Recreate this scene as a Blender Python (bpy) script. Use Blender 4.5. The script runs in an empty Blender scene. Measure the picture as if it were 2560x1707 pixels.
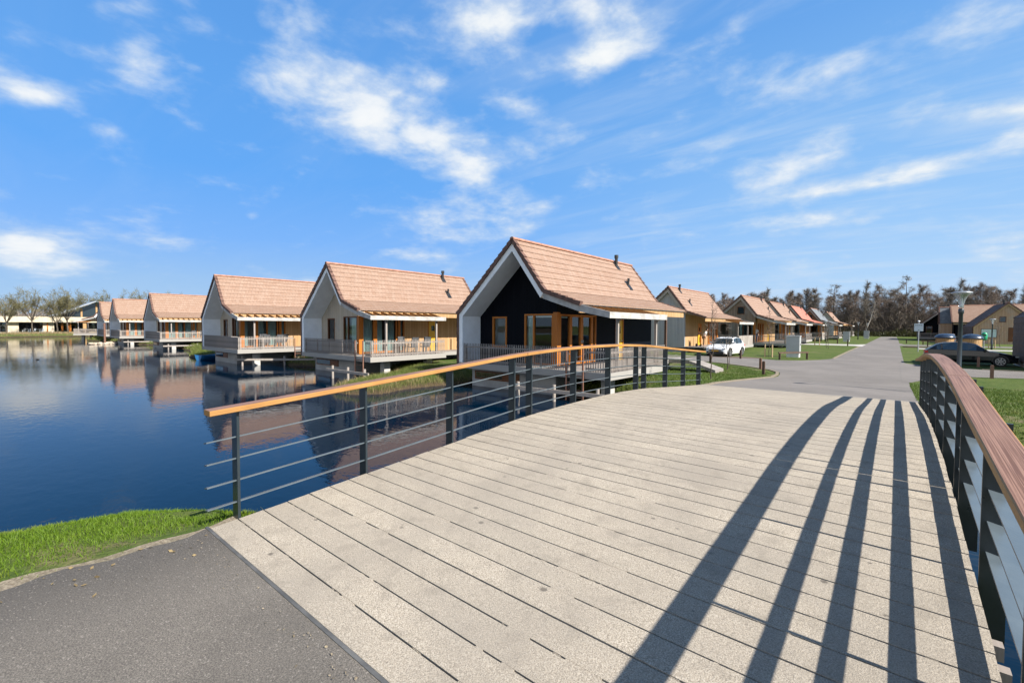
import bpy, bmesh, math, random
import numpy as np
from mathutils import Vector, Matrix

R = math.radians
random.seed(7)
S = bpy.context.scene
COL = S.collection

# ------------------------------------------------------------------ camera
EYE = 2.95
yaw, pitch, roll = R(40.2), math.atan(38.5/1138.0), R(0.25)
fw = Vector((-math.sin(yaw)*math.cos(pitch), math.cos(yaw)*math.cos(pitch), -math.sin(pitch)))
rt = Vector((math.cos(yaw), math.sin(yaw), 0)); up = rt.cross(fw)
rt, up = rt*math.cos(roll)+up*math.sin(roll), up*math.cos(roll)-rt*math.sin(roll)
cd = bpy.data.cameras.new('camera'); cam = bpy.data.objects.new('camera', cd); COL.objects.link(cam)
cd.sensor_width = 36; cd.lens = 1138/2560*36; cd.clip_start = .05; cd.clip_end = 6000
cam.matrix_world = Matrix(((rt.x, up.x, -fw.x, 0), (rt.y, up.y, -fw.y, 0), (rt.z, up.z, -fw.z, EYE), (0, 0, 0, 1)))
S.camera = cam
S.view_settings.view_transform = 'Standard'; S.view_settings.look = 'None'
S.view_settings.exposure = 1.08; S.view_settings.gamma = 1

# ------------------------------------------------------------------ sun and sky
SUN_EL = R(37)
sd = bpy.data.lights.new('sun', 'SUN'); sd.energy = 5.0; sd.angle = R(.5); sd.color = (1, .935, .84)
sun = bpy.data.objects.new('sun', sd); COL.objects.link(sun)
sun.rotation_euler = Vector((math.cos(SUN_EL), -.012, math.sin(SUN_EL))).to_track_quat('Z', 'Y').to_euler()
W = bpy.data.worlds.new('World'); S.world = W; W.use_nodes = True
nt = W.node_tree; nt.nodes.clear()

class NT:
    """small helper for building node trees"""
    def __init__(s, tree): s.t = tree
    def n(s, kind, **kw):
        nd = s.t.nodes.new(kind)
        for k, v in kw.items():
            if k.startswith('i_'):
                key = k[2:]
                key = int(key) if key.isdigit() else key.replace('_', ' ')
                s.set(nd, key, v)
            else: setattr(nd, k, v)
        return nd
    def set(s, nd, key, v):
        inp = nd.inputs[key]
        if hasattr(v, 'is_linked') or hasattr(v, 'is_output'): s.t.links.new(v, inp)
        else:
            if inp.type == 'RGBA' and not isinstance(v, (int, float)) and len(v) == 3: v = (*v, 1)
            inp.default_value = v
    def math(s, op, a, b=0.0, c=0.0, clamp=False):
        nd = s.t.nodes.new('ShaderNodeMath'); nd.operation = op; nd.use_clamp = clamp
        s.set(nd, 0, a); s.set(nd, 1, b); s.set(nd, 2, c); return nd.outputs[0]
    def vmath(s, op, a, b=(0, 0, 0)):
        nd = s.t.nodes.new('ShaderNodeVectorMath'); nd.operation = op
        s.set(nd, 0, a); s.set(nd, 1, b)
        return nd.outputs['Value'] if op in ('DOT_PRODUCT', 'LENGTH') else nd.outputs[0]
    def mix(s, f, a, b, mode='MIX'):
        nd = s.t.nodes.new('ShaderNodeMix'); nd.data_type = 'RGBA'; nd.blend_type = mode
        s.set(nd, 0, f); s.set(nd, 6, a); s.set(nd, 7, b); return nd.outputs[2]
    def noise(s, vec, scale, detail=4, rough=.55, dist=0.0):
        nd = s.t.nodes.new('ShaderNodeTexNoise'); nd.inputs['Scale'].default_value = scale
        nd.inputs['Detail'].default_value = detail; nd.inputs['Roughness'].default_value = rough
        nd.inputs['Distortion'].default_value = dist
        if vec is not None: s.t.links.new(vec, nd.inputs['Vector'])
        return nd.outputs[0]
    def ramp(s, f, lo, hi, a=0.0, b=1.0, smooth=True):
        nd = s.t.nodes.new('ShaderNodeMapRange'); nd.interpolation_type = 'SMOOTHSTEP' if smooth else 'LINEAR'
        s.set(nd, 0, f); s.set(nd, 1, lo); s.set(nd, 2, hi); s.set(nd, 3, a); s.set(nd, 4, b); return nd.outputs[0]
    def scale(s, vec, sc):
        nd = s.t.nodes.new('ShaderNodeMapping'); s.t.links.new(vec, nd.inputs[0]); nd.inputs['Scale'].default_value = sc
        return nd.outputs[0]
    def link(s, a, b): s.t.links.new(a, b)

w = NT(nt)
sky = w.n('ShaderNodeTexSky', sky_type='NISHITA', sun_disc=False)
sky.sun_elevation = SUN_EL; sky.sun_rotation = R(90)
sky.air_density = 1.0; sky.dust_density = .3; sky.ozone_density = 3.0
gen = w.n('ShaderNodeTexCoord').outputs['Generated']
sep = w.n('ShaderNodeSeparateXYZ', i_0=gen)
dz = w.math('MAXIMUM', sep.outputs[2], .02)
comb = w.n('ShaderNodeCombineXYZ', i_0=w.math('DIVIDE', sep.outputs[0], w.math('ADD', dz, .12)),
           i_1=w.math('DIVIDE', sep.outputs[1], w.math('ADD', dz, .12)))
pp = comb.outputs[0]
def sky_dir(az, el): return Vector((math.sin(R(az))*math.cos(R(el)), math.cos(R(az))*math.cos(R(el)), math.sin(R(el))))
# clouds: bearing, elevation, half width, half height (degrees), tilt, weight
CLOUDS = [(-58.3, 24.0, 12.3, 3.1, -14, 1.06), (-53.4, 21.9, 5.5, 2.4, -5, 0.64), (-64.9, 24.4, 4.1, 2.4, 11, 0.50), (-49.7, 27.1, 3.4, 2.1, -15, 0.62), (-42.3, 33.3, 7.7, 3.0, 6, 1.18),
          (-29.0, 30.4, 4.0, 2.5, 9, 1.06), (-30.1, 33.7, 3.2, 1.7, -5, 0.67), (-86.0, 19.1, 3.8, 1.3, -9, 0.98), (-78.6, 22.4, 2.4, 1.7, -11, 0.77), (-78.8, 25.2, 1.7, 0.9, 19, 0.46),
          (-86.5, 22.9, 1.9, 1.3, 32, 0.36), (-80.5, 27.6, 2.5, 0.9, 22, 0.62), (-67.0, 29.8, 2.1, 2.1, -26, 0.50), (-75.4, 19.3, 2.3, 1.4, -17, 0.36), (-80.9, 17.0, 1.5, 0.7, -1, 0.41),
          (-86.1, 6.7, 4.3, 1.5, 3, 1.12), (-85.6, 5.3, 4.9, 0.9, 4, 0.56), (-75.7, 8.2, 3.9, 0.9, 2, 0.78), (-71.1, 12.7, 1.4, 0.3, 8, 0.28), (-69.7, 11.7, 0.9, 0.6, 7, 0.45),
          (-44.9, 18.9, 5.5, 2.4, -3, 0.90), (-39.0, 24.9, 3.8, 1.5, -12, 0.64), (-43.0, 14.0, 4.7, 2.1, 6, 0.90), (-49.7, 12.5, 5.9, 1.8, 2, 0.53), (-45.5, 11.1, 8.0, 0.9, 1, 0.47),
          (-52.9, 8.6, 6.3, 0.9, -3, 0.56), (-31.9, 10.1, 2.9, 0.9, -1, 0.43), (-10.1, 16.0, 6.8, 1.9, 13, 0.93), (-7.0, 13.9, 3.9, 1.2, 1, 0.62), (-6.5, 10.9, 7.0, 1.2, -3, 0.87),
          (3.2, 14.7, 5.7, 1.2, 3, 0.93), (6.9, 15.5, 2.1, 1.0, 2, 0.83), (5.0, 18.1, 4.0, 1.0, -5, 0.84), (-0.5, 19.8, 2.9, 0.7, -3, 0.50), (5.1, 7.0, 4.6, 1.0, -3, 0.67),
          (7.3, 10.6, 1.2, 0.4, -11, 0.52), (-19.3, 10.3, 5.5, 0.8, 8, 0.39), (-23.4, 26.3, 13.1, 1.8, 28, 0.28), (-6.1, 23.6, 12.5, 1.6, 13, 0.30), (-25.8, 16.8, 11.4, 1.4, 8, 0.22),
          (3.5, 24.2, 7.6, 2.8, -1, 0.39), (-16.2, 19.9, 10.2, 1.3, 17, 0.25),
          (-152.0, 13.0, 26.0, 9.0, 3, 3.30), (172.0, 12.0, 26.0, 9.0, -3, 3.50), (132.0, 12.0, 24.0, 7.0, 3, 2.40), (60.0, 20.0, 18.0, 6.0, -5, 0.60), (-118.0, 14.0, 9.0, 4.0, 8, 0.70)]  # this row: unseen clouds added behind and beside the camera to brighten shaded gables
bias = None
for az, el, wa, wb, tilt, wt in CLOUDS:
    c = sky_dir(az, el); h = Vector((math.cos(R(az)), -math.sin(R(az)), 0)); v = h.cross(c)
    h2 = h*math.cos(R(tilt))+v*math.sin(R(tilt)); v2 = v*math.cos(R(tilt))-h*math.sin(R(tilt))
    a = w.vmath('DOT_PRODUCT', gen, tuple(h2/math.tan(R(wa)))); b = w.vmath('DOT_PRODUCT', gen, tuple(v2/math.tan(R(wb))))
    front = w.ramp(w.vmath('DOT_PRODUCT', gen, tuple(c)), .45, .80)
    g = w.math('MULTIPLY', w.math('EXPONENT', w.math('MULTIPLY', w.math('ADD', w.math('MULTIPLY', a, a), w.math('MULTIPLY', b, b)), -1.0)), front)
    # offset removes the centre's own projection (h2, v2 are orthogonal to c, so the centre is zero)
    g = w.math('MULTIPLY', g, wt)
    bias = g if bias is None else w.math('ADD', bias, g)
iso = w.scale(gen, (1, 1, 2.1))
fb = w.noise(iso, 8.5, 7, .56, .15)
fb2 = w.noise(pp, 5.0, 6, .6, .25)
cirrus = w.noise(w.scale(pp, (.55, 2.2, 1)), 1.6, 5, .6, .6)
fbm = w.math('ADD', w.math('MULTIPLY', fb, .72), w.math('MULTIPLY', fb2, .28))
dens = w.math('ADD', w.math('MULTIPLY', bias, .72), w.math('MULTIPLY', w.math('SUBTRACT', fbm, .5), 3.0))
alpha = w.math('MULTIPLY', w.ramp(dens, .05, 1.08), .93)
alpha = w.math('ADD', alpha, w.math('MULTIPLY', w.ramp(cirrus, .43, .80), w.ramp(sep.outputs[0], -.9, -.25, .05, .42)), clamp=True)
up_ok = w.ramp(sep.outputs[2], .0, .06)
alpha = w.math('MULTIPLY', alpha, up_ok)
skyc = w.mix(1.0, sky.outputs[0], (.42, 1.0, 1.62), 'MULTIPLY')
def grad(stops):
    cr = w.n('ShaderNodeValToRGB', i_0=sep.outputs[2]); el = cr.color_ramp.elements
    for k, (pos, c) in enumerate(stops):
        e = el[0] if k == 0 else (el[len(el)-1] if k == len(stops)-1 else el.new(pos)); e.position = pos; e.color = (*[v/8 for v in c], 1)
    return cr.outputs[0]
away = grad(((0.0, (3.6, 4.9, 6.7)), (.08, (2.8, 4.4, 6.8)), (.16, (1.75, 3.75, 7.5)), (.28, (1.1, 3.3, 7.4)), (.42, (1.02, 3.1, 7.0)), (.64, (.85, 2.6, 6.2)), (.80, (.75, 1.35, 2.4)), (1.0, (.5, .8, 1.3))))
toward = grad(((0.0, (4.7, 5.9, 7.5)), (.10, (3.7, 5.45, 7.65)), (.20, (2.7, 4.8, 7.7)), (.35, (1.95, 4.1, 7.4)), (.50, (1.25, 3.25, 6.9)), (.66, (.95, 2.7, 6.2)), (.82, (.75, 1.35, 2.4)), (1.0, (.5, .8, 1.3))))
base = w.mix(w.ramp(sep.outputs[0], -.95, .05), away, toward)
base = w.mix(1.0, base, (8, 8, 8), 'MULTIPLY')
skyc = w.mix(.94, skyc, base)
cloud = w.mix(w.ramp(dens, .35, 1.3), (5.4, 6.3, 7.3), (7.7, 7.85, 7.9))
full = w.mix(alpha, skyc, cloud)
full = w.mix(w.ramp(dens, 1.25, 2.4), full, (13.5, 13.3, 12.8))  # densest cloud shines beyond white, meant for the added out-of-view row
bg = w.n('ShaderNodeBackground', i_Color=full, i_Strength=.0585)
wo = w.n('ShaderNodeOutputWorld'); w.link(bg.outputs[0], wo.inputs[0])

# ------------------------------------------------------------------ bookkeeping
def tag(o, label=None, cat=None, group=None, kind=None):
    if label: o['label'] = label
    if cat: o['category'] = cat
    if group: o['group'] = group
    if kind: o['kind'] = kind
    return o
def empty(name, loc, rz=0.0, label=None, cat=None, group=None):
    o = bpy.data.objects.new(name, None); COL.objects.link(o); o.empty_display_size = .3
    o.location = loc; o.rotation_euler = (0, 0, rz)
    return tag(o, label, cat, group)
def link_mesh(name, me, m=None, parent=None):
    if m is not None: me.materials.append(m)
    o = bpy.data.objects.new(name, me); COL.objects.link(o)
    if parent is not None: o.parent = parent
    return o
KIDS = None
def copy_tree(o, parent=None):
    c = o.copy(); COL.objects.link(c); c.parent = parent
    for ch in list(o.children): copy_tree(ch, c)
    return c

class MB:
    """collects faces with metre UVs; build() links them as one mesh object"""
    def __init__(s, T=None): s.v = []; s.f = []; s.u = []; s.T = T
    def face(s, pts, uv=None):
        i = len(s.v); s.v += [tuple(p) for p in pts]; s.f.append(tuple(range(i, i+len(pts)))); s.u.append(uv)
    def solid(s, verts, faces, uvs=None):
        i = len(s.v); s.v += [tuple(p) for p in verts]
        for k, f in enumerate(faces): s.f.append(tuple(i+j for j in f)); s.u.append(uvs[k] if uvs else None)
    def box(s, x0, x1, y0, y1, z0, z1):
        s.solid([(x0, y0, z0), (x1, y0, z0), (x1, y1, z0), (x0, y1, z0), (x0, y0, z1), (x1, y0, z1), (x1, y1, z1), (x0, y1, z1)],
                [(0, 3, 2, 1), (4, 5, 6, 7), (0, 1, 5, 4), (1, 2, 6, 5), (2, 3, 7, 6), (3, 0, 4, 7)]); return s
    def prism(s, poly, axis, a, b):
        n = len(poly)
        def P(p, t): return {'y': (p[0], t, p[1]), 'x': (t, p[0], p[1]), 'z': (p[0], p[1], t)}[axis]
        vs = [P(p, a) for p in poly]+[P(p, b) for p in poly]
        s.solid(vs, [tuple(range(n-1, -1, -1)), tuple(range(n, 2*n))]+[(i, (i+1) % n, n+(i+1) % n, n+i) for i in range(n)]); return s
    def bar(s, p, q, wd, ht, upv=(0, 0, 1)):
        p, q = Vector(p), Vector(q); d = (q-p).normalized(); side = d.cross(Vector(upv))
        if side.length < 1e-4: side = d.cross(Vector((0, 1, 0)))
        side.normalize(); u = side.cross(d); a = side*wd/2; b = u*ht/2
        L = (q-p).length
        vs = [p-a-b, p+a-b, p+a+b, p-a+b, q-a-b, q+a-b, q+a+b, q-a+b]
        fs = [(0, 1, 2, 3), (7, 6, 5, 4), (0, 4, 5, 1), (1, 5, 6, 2), (2, 6, 7, 3), (3, 7, 4, 0)]
        uq = [(0, 0), (L, 0), (L, wd), (0, wd)]
        s.solid(vs, fs, [None, None, uq, uq, uq, uq]); return s
    def cyl(s, p, q, r0, r1=None, n=10, caps=True):
        r1 = r0 if r1 is None else r1; p, q = Vector(p), Vector(q); d = (q-p).normalized()
        a = d.orthogonal().normalized(); b = d.cross(a); vs = []
        for c, r in ((p, r0), (q, r1)):
            vs += [c+(a*math.cos(2*math.pi*i/n)+b*math.sin(2*math.pi*i/n))*r for i in range(n)]
        fs = [(i, (i+1) % n, n+(i+1) % n, n+i) for i in range(n)]
        if caps: fs += [tuple(range(n-1, -1, -1)), tuple(range(n, 2*n))]
        s.solid(vs, fs); return s
    def lathe(s, prof, c=(0, 0, 0), n=20):
        vs = []
        for r, z in prof: vs += [(c[0]+r*math.cos(2*math.pi*i/n), c[1]+r*math.sin(2*math.pi*i/n), c[2]+z) for i in range(n)]
        fs = []
        for k in range(len(prof)-1): fs += [(k*n+i, k*n+(i+1) % n, (k+1)*n+(i+1) % n, (k+1)*n+i) for i in range(n)]
        s.solid(vs, fs+[tuple(range(n-1, -1, -1)), tuple(range((len(prof)-1)*n, len(prof)*n))]); return s
    def build(s, name, m, parent=None, smooth=False, recalc=True):
        bm = bmesh.new(); ul = bm.loops.layers.uv.new('UVMap')
        T = s.T or (lambda p: p)
        bv = [bm.verts.new(T(p)) for p in s.v]
        for f, u in zip(s.f, s.u):
            try: bf = bm.faces.new([bv[i] for i in f])
            except ValueError: continue
            bf.smooth = smooth
            if u is None:
                ps = [Vector(s.v[i]) for i in f]
                nn = Vector((0, 0, 0))
                for i in range(len(ps)):
                    a, b = ps[i], ps[(i+1) % len(ps)]
                    nn += Vector(((a.y-b.y)*(a.z+b.z), (a.z-b.z)*(a.x+b.x), (a.x-b.x)*(a.y+b.y)))
                ax = max(range(3), key=lambda k: abs(nn[k]))
                u = [((p.x, p.y), (p.x, p.z), (p.y, p.z))[2-ax] if ax != 1 else (p.x, p.z) for p in ps]
            for lp, c in zip(bf.loops, u): lp[ul].uv = c
        if recalc: bmesh.ops.recalc_face_normals(bm, faces=bm.faces)
        me = bpy.data.meshes.new(name); bm.to_mesh(me); bm.free()
        return link_mesh(name, me, m, parent)

def raw_mesh(name, verts, faces, nside):
    """fast mesh from numpy arrays, all faces with nside corners"""
    me = bpy.data.meshes.new(name); nf = len(faces)
    me.vertices.add(len(verts)); me.vertices.foreach_set('co', np.asarray(verts, np.float32).ravel())
    me.loops.add(nf*nside); me.loops.foreach_set('vertex_index', np.asarray(faces, np.int32).ravel())
    me.polygons.add(nf); me.polygons.foreach_set('loop_start', np.arange(nf, dtype=np.int32)*nside)
    me.polygons.foreach_set('loop_total', np.full(nf, nside, np.int32))
    me.update(calc_edges=True); return me

# ------------------------------------------------------------------ materials
def material(name):
    m = bpy.data.materials.new(name); m.use_nodes = True; t = m.node_tree; t.nodes.clear()
    k = NT(t); b = k.n('ShaderNodeBsdfPrincipled'); o = k.n('ShaderNodeOutputMaterial'); k.link(b.outputs[0], o.inputs[0])
    return m, k, b
def uvof(k): return k.n('ShaderNodeTexCoord').outputs['UV']
def objof(k): return k.n('ShaderNodeTexCoord').outputs['Object']
def posof(k): return k.n('ShaderNodeNewGeometry').outputs['Position']
def bump(k, b, h, strength=.3, dist=.01):
    nd = k.n('ShaderNodeBump'); nd.inputs['Strength'].default_value = strength; nd.inputs['Distance'].default_value = dist
    k.link(h, nd.inputs['Height']); k.link(nd.outputs[0], b.inputs['Normal'])
ALB = .80
SHADE = {'white_lining', 'curtain_cloth', 'greyed_cladding', 'weathered_cladding', 'grey_brown_lining', 'navy_cladding', 'basement_concrete', 'brown_cladding', 'red_brown_cladding', 'mellow_cladding'}
def alb(name, *cs):
    return [tuple(x*(1 if name in SHADE else ALB) for x in c) if c else c for c in cs]
def plain(name, col, rough=.6, var=.25, scale=6.0, metal=0.0, spec=.5, fine=0.0):
    m, k, b = material(name); p = objof(k); col, = alb(name, col)
    n = k.noise(p, scale, 5, .6); c = tuple(col)
    lo = tuple(max(0, x*(1-var)) for x in c); hi = tuple(min(1, x*(1+var)) for x in c)
    colr = k.mix(k.ramp(n, .3, .7), lo, hi)
    if fine: colr = k.mix(k.math('MULTIPLY', k.ramp(k.noise(p, scale*14, 3, .7), .45, .75), fine), colr, tuple(x*.55 for x in c))
    k.set(b, 'Base Color', colr); k.set(b, 'Roughness', k.ramp(n, .2, .8, rough-.07, rough+.07)); b.inputs['Metallic'].default_value = metal
    b.inputs['Specular IOR Level'].default_value = spec
    bump(k, b, k.noise(p, scale*9, 3, .6), .08, .01)
    return m
def boards(name, c1, c2, wd=.12, rough=.75, groove=.10, stain=None, along='v'):
    """timber boards: one tone per board, stretched grain, dark grooves; UVs in metres"""
    m, k, b = material(name); uv = uvof(k); sp = k.n('ShaderNodeSeparateXYZ', i_0=uv); c1, c2, stain = alb(name, c1, c2, stain)
    u, v = (sp.outputs[0], sp.outputs[1]) if along == 'v' else (sp.outputs[1], sp.outputs[0])
    q = k.math('DIVIDE', u, wd); idx = k.math('FLOOR', q); fr = k.math('SUBTRACT', q, idx)
    wn = k.n('ShaderNodeTexWhiteNoise', noise_dimensions='1D'); k.link(idx, wn.inputs['W'])
    g = k.n('ShaderNodeCombineXYZ', i_0=k.math('MULTIPLY', u, 40.0), i_1=k.math('MULTIPLY', v, 1.6), i_2=k.math('MULTIPLY', idx, 3.7))
    gr = k.noise(g.outputs[0], 1.0, 5, .6, .4)
    f = k.math('ADD', k.math('MULTIPLY', wn.outputs[0], .6), k.math('MULTIPLY', k.math('SUBTRACT', gr, .5), 1.1), clamp=True)
    col = k.mix(f, c1, c2)
    if stain:
        pn = k.noise(uv, .9, 4, .6)
        col = k.mix(k.math('MULTIPLY', k.ramp(pn, .42, .72), .55), col, stain)
    kn = k.n('ShaderNodeTexVoronoi'); kn.inputs['Scale'].default_value = 1.0
    k.link(k.n('ShaderNodeCombineXYZ', i_0=k.math('MULTIPLY', u, 7.0), i_1=k.math('MULTIPLY', v, 3.0), i_2=idx).outputs[0], kn.inputs['Vector'])
    col = k.mix(k.ramp(kn.outputs[0], .10, .04, 0, .6), col, tuple(x*.35 for x in c1))
    edge = k.math('MINIMUM', fr, k.math('SUBTRACT', 1.0, fr))
    gv = k.ramp(edge, groove*.35, groove, 1.0, 0.0)
    col = k.mix(k.math('MULTIPLY', gv, .8), col, tuple(x*.22 for x in c1))
    k.set(b, 'Base Color', col); b.inputs['Roughness'].default_value = rough; b.inputs['Specular IOR Level'].default_value = .06 if name == 'navy_cladding' else .25
    bump(k, b, k.math('SUBTRACT', k.math('MULTIPLY', gr, .25), gv), .5, .012)
    return m
def tiles(name, c1, c2, c3, wd=.30, ht=.337, rough=.7):
    """interlocking roof tiles: u along the ridge, v down the slope, metres"""
    m, k, b = material(name); uv = uvof(k); c1, c2, c3 = alb(name, c1, c2, c3)
    br = k.n('ShaderNodeTexBrick', offset=.5, squash=1.0)
    k.link(uv, br.inputs['Vector']); br.inputs['Scale'].default_value = 1.0; br.inputs['Brick Width'].default_value = wd; br.inputs['Row Height'].default_value = ht
    br.inputs['Mortar Size'].default_value = .006; br.inputs['Mortar Smooth'].default_value = .3; br.inputs['Bias'].default_value = -.1
    br.inputs['Color1'].default_value = (0, 0, 0, 1); br.inputs['Color2'].default_value = (1, 1, 1, 1); br.inputs['Mortar'].default_value = (.5, .5, .5, 1)
    sp = k.n('ShaderNodeSeparateXYZ', i_0=uv)
    n1 = k.noise(uv, 1.3, 4, .6); n2 = k.noise(k.scale(uv, (9, 2.2, 1)), 1.0, 3, .6)
    col = k.mix(br.outputs[0], c1, c2)
    col = k.mix(k.ramp(n2, .52, .72, 0, .6), col, c3)
    col = k.mix(k.ramp(n1, .35, .7, 0, .2), col, tuple(x*.8 for x in c1))
    col = k.mix(k.math('MULTIPLY', br.outputs['Fac'], .6), col, tuple(x*.35 for x in c1))
    col = k.mix(k.ramp(k.noise(uv, 55, 3, .7), .55, .8, 0, .3), col, tuple(x*.5 for x in c1))
    wave = k.math('SINE', k.math('MULTIPLY', sp.outputs[0], 2*math.pi/(wd/2)))
    k.set(b, 'Base Color', col); b.inputs['Roughness'].default_value = rough; b.inputs['Specular IOR Level'].default_value = .3
    bump(k, b, k.math('SUBTRACT', k.math('MULTIPLY', wave, .25), br.outputs['Fac']), .5, .02)
    return m
def glass(name, tint=(.82, .9, .9)):
    m = bpy.data.materials.new(name); m.use_nodes = True; t = m.node_tree; t.nodes.clear(); k = NT(t)
    tr = k.n('ShaderNodeBsdfTransparent', i_Color=tint); gl = k.n('ShaderNodeBsdfGlossy', i_Color=(1, 1, 1), i_Roughness=.02)
    fr = k.n('ShaderNodeFresnel', i_IOR=1.65); mx = k.n('ShaderNodeMixShader')
    k.link(fr.outputs[0], mx.inputs[0]); k.link(tr.outputs[0], mx.inputs[1]); k.link(gl.outputs[0], mx.inputs[2])
    o = k.n('ShaderNodeOutputMaterial'); k.link(mx.outputs[0], o.inputs[0]); return m

M = {}
M['tile'] = tiles('roof_tile', (.325, .21, .152), (.365, .252, .192), (.43, .322, .256), wd=.24)
M['tile_dark'] = tiles('brown_tile', (.10, .062, .05), (.16, .095, .075), (.19, .12, .09))
M['tile_wall'] = tiles('wall_tile', (.13, .075, .06), (.19, .11, .085), (.16, .10, .08))
M['tile_grey'] = tiles('grey_tile', (.17, .19, .21), (.24, .26, .28), (.28, .30, .32))
M['tile_red'] = tiles('red_tile', (.50, .18, .13), (.58, .24, .18), (.60, .30, .22))
M['verge'] = plain('verge_tile', (.15, .082, .062), .75, .35, 5, fine=.4)
M['white'] = plain('white_lining', (.84, .86, .87), .55, .05, 2)
M['fascia'] = plain('fascia_board', (.47, .455, .43), .65, .22, 3, fine=.35)
M['rafter'] = boards('rafter_timber', (.36, .15, .04), (.50, .24, .08), .3, groove=.02)
M['honey'] = boards('honey_cladding', (.45, .27, .125), (.62, .40, .21), .135, groove=.08)
M['orange'] = boards('orange_timber', (.42, .14, .022), (.55, .20, .035), .4, .45, groove=.0)
M['brownframe'] = boards('brown_frame', (.13, .05, .022), (.20, .08, .03), .4, .5, groove=.0)
M['gable_wood'] = boards('greyed_cladding', (.46, .39, .30), (.66, .57, .45), .11, groove=.14, stain=(.36, .345, .32))
M['grey_wood'] = boards('weathered_cladding', (.30, .30, .31), (.46, .455, .45), .13, groove=.10, stain=(.40, .37, .33))
M['brown_wood'] = boards('brown_cladding', (.21, .15, .11), (.36, .27, .20), .14, groove=.09, stain=(.27, .26, .25))
M['red_wood'] = boards('red_brown_cladding', (.22, .10, .055), (.32, .16, .09), .14, groove=.09)
M['navy'] = boards('navy_cladding', (.003, .004, .007), (.0055, .007, .012), .10, .6, groove=.14)
M['deckwood'] = boards('grey_deck_boards', (.30, .27, .25), (.40, .37, .34), .14, groove=.06)
M['deckfascia'] = boards('deck_edge_board', (.34, .325, .30), (.49, .47, .44), .30, groove=.0, along='u')
M['picket'] = boards('picket_timber', (.27, .235, .21), (.46, .41, .37), .105, groove=.0, stain=(.52, .49, .46))
M['concrete'] = plain('concrete', (.50, .49, .46), .85, .14, 2.5, fine=.25)
M['basement'] = plain('basement_concrete', (.30, .305, .31), .85, .14, 1.2, fine=.2)
M['yellow'] = plain('yellow_door_paint', (.72, .42, .02), .4, .05, 2)
M['orange_door'] = plain('orange_door_paint', (.62, .19, .02), .4, .05, 2)
M['glass'] = glass('window_glass')
M['curtain'] = plain('curtain_cloth', (.50, .62, .60), .9, .06, 3)
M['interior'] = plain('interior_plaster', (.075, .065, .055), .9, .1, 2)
M['black'] = plain('black_metal', (.018, .019, .021), .45, .2, 4)
M['darkwood'] = boards('dark_post_timber', (.10, .062, .045), (.16, .10, .075), .1, groove=.0)
M['palewood'] = boards('pale_stake_timber', (.46, .33, .19), (.56, .42, .26), .1, groove=.0)
M['greypost'] = boards('grey_post_timber', (.33, .29, .26), (.44, .40, .36), .1, groove=.0)
M['rust'] = plain('rust_brown_paint', (.21, .105, .07), .6, .15, 5)
M['steel'] = plain('dark_steel_paint', (.017, .028, .036), .32, .12, 3, spec=.6)
M['edgesteel'] = plain('worn_edge_steel', (.115, .115, .112), .65, .3, 6, fine=.4)
M['galv'] = plain('galvanised_steel', (.45, .48, .52), .4, .1, 5, metal=.5)
M['lightsteel'] = plain('grey_blue_coating', (.10, .128, .148), .34, .1, 4, spec=.6)
M['cabinet'] = plain('grey_cabinet_plastic', (.44, .46, .47), .5, .05, 3)
M['cabinetbase'] = plain('pale_plinth', (.68, .67, .64), .7, .08, 3)
M['soil'] = plain('soil', (.11, .075, .05), .95, .3, 2)
M['skin'] = plain('skin', (.55, .32, .22), .55, .05, 8)
M['hair'] = plain('dark_hair', (.015, .011, .01), .5, .2, 30)
M['shirt'] = plain('white_cotton', (.75, .74, .72), .85, .05, 8)
M['trousers'] = plain('brown_cotton', (.22, .12, .06), .85, .1, 8)
M['jeans'] = plain('dark_blue_denim', (.03, .06, .14), .85, .1, 8)
M['carwhite'] = plain('white_car_paint', (.78, .79, .80), .25, .02, 1, spec=.7)
M['carblack'] = plain('black_car_paint', (.006, .008, .012), .15, .1, 1, spec=.45)
M['cargrey'] = plain('grey_car_paint', (.10, .11, .13), .2, .05, 1, spec=.8)
M['carglass'] = plain('dark_car_glass', (.02, .03, .035), .06, .1, 1, spec=.9)
M['tyre'] = plain('tyre_rubber', (.02, .02, .02), .85, .2, 6)
M['rim'] = plain('alloy_rim', (.42, .43, .45), .35, .05, 6, metal=.7)
M['red'] = plain('red_lens', (.55, .02, .02), .25, .05, 6)
M['plate'] = plain('yellow_plate', (.80, .42, .03), .4, .03, 6)
M['lens'] = plain('headlight_lens', (.55, .58, .60), .12, .05, 6)
M['green'] = plain('green_plastic', (.02, .32, .16), .4, .08, 4)
M['signblue'] = plain('pale_sign_face', (.62, .70, .80), .45, .03, 4)
M['blueboat'] = plain('blue_hull', (.015, .17, .42), .35, .08, 2)
M['yellowsteel'] = plain('yellow_steel_paint', (.75, .42, .02), .45, .08, 3)
M['cream'] = boards('cream_panels', (.62, .53, .39), (.72, .63, .48), .9, groove=.012)
M['clearplastic'] = None

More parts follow.
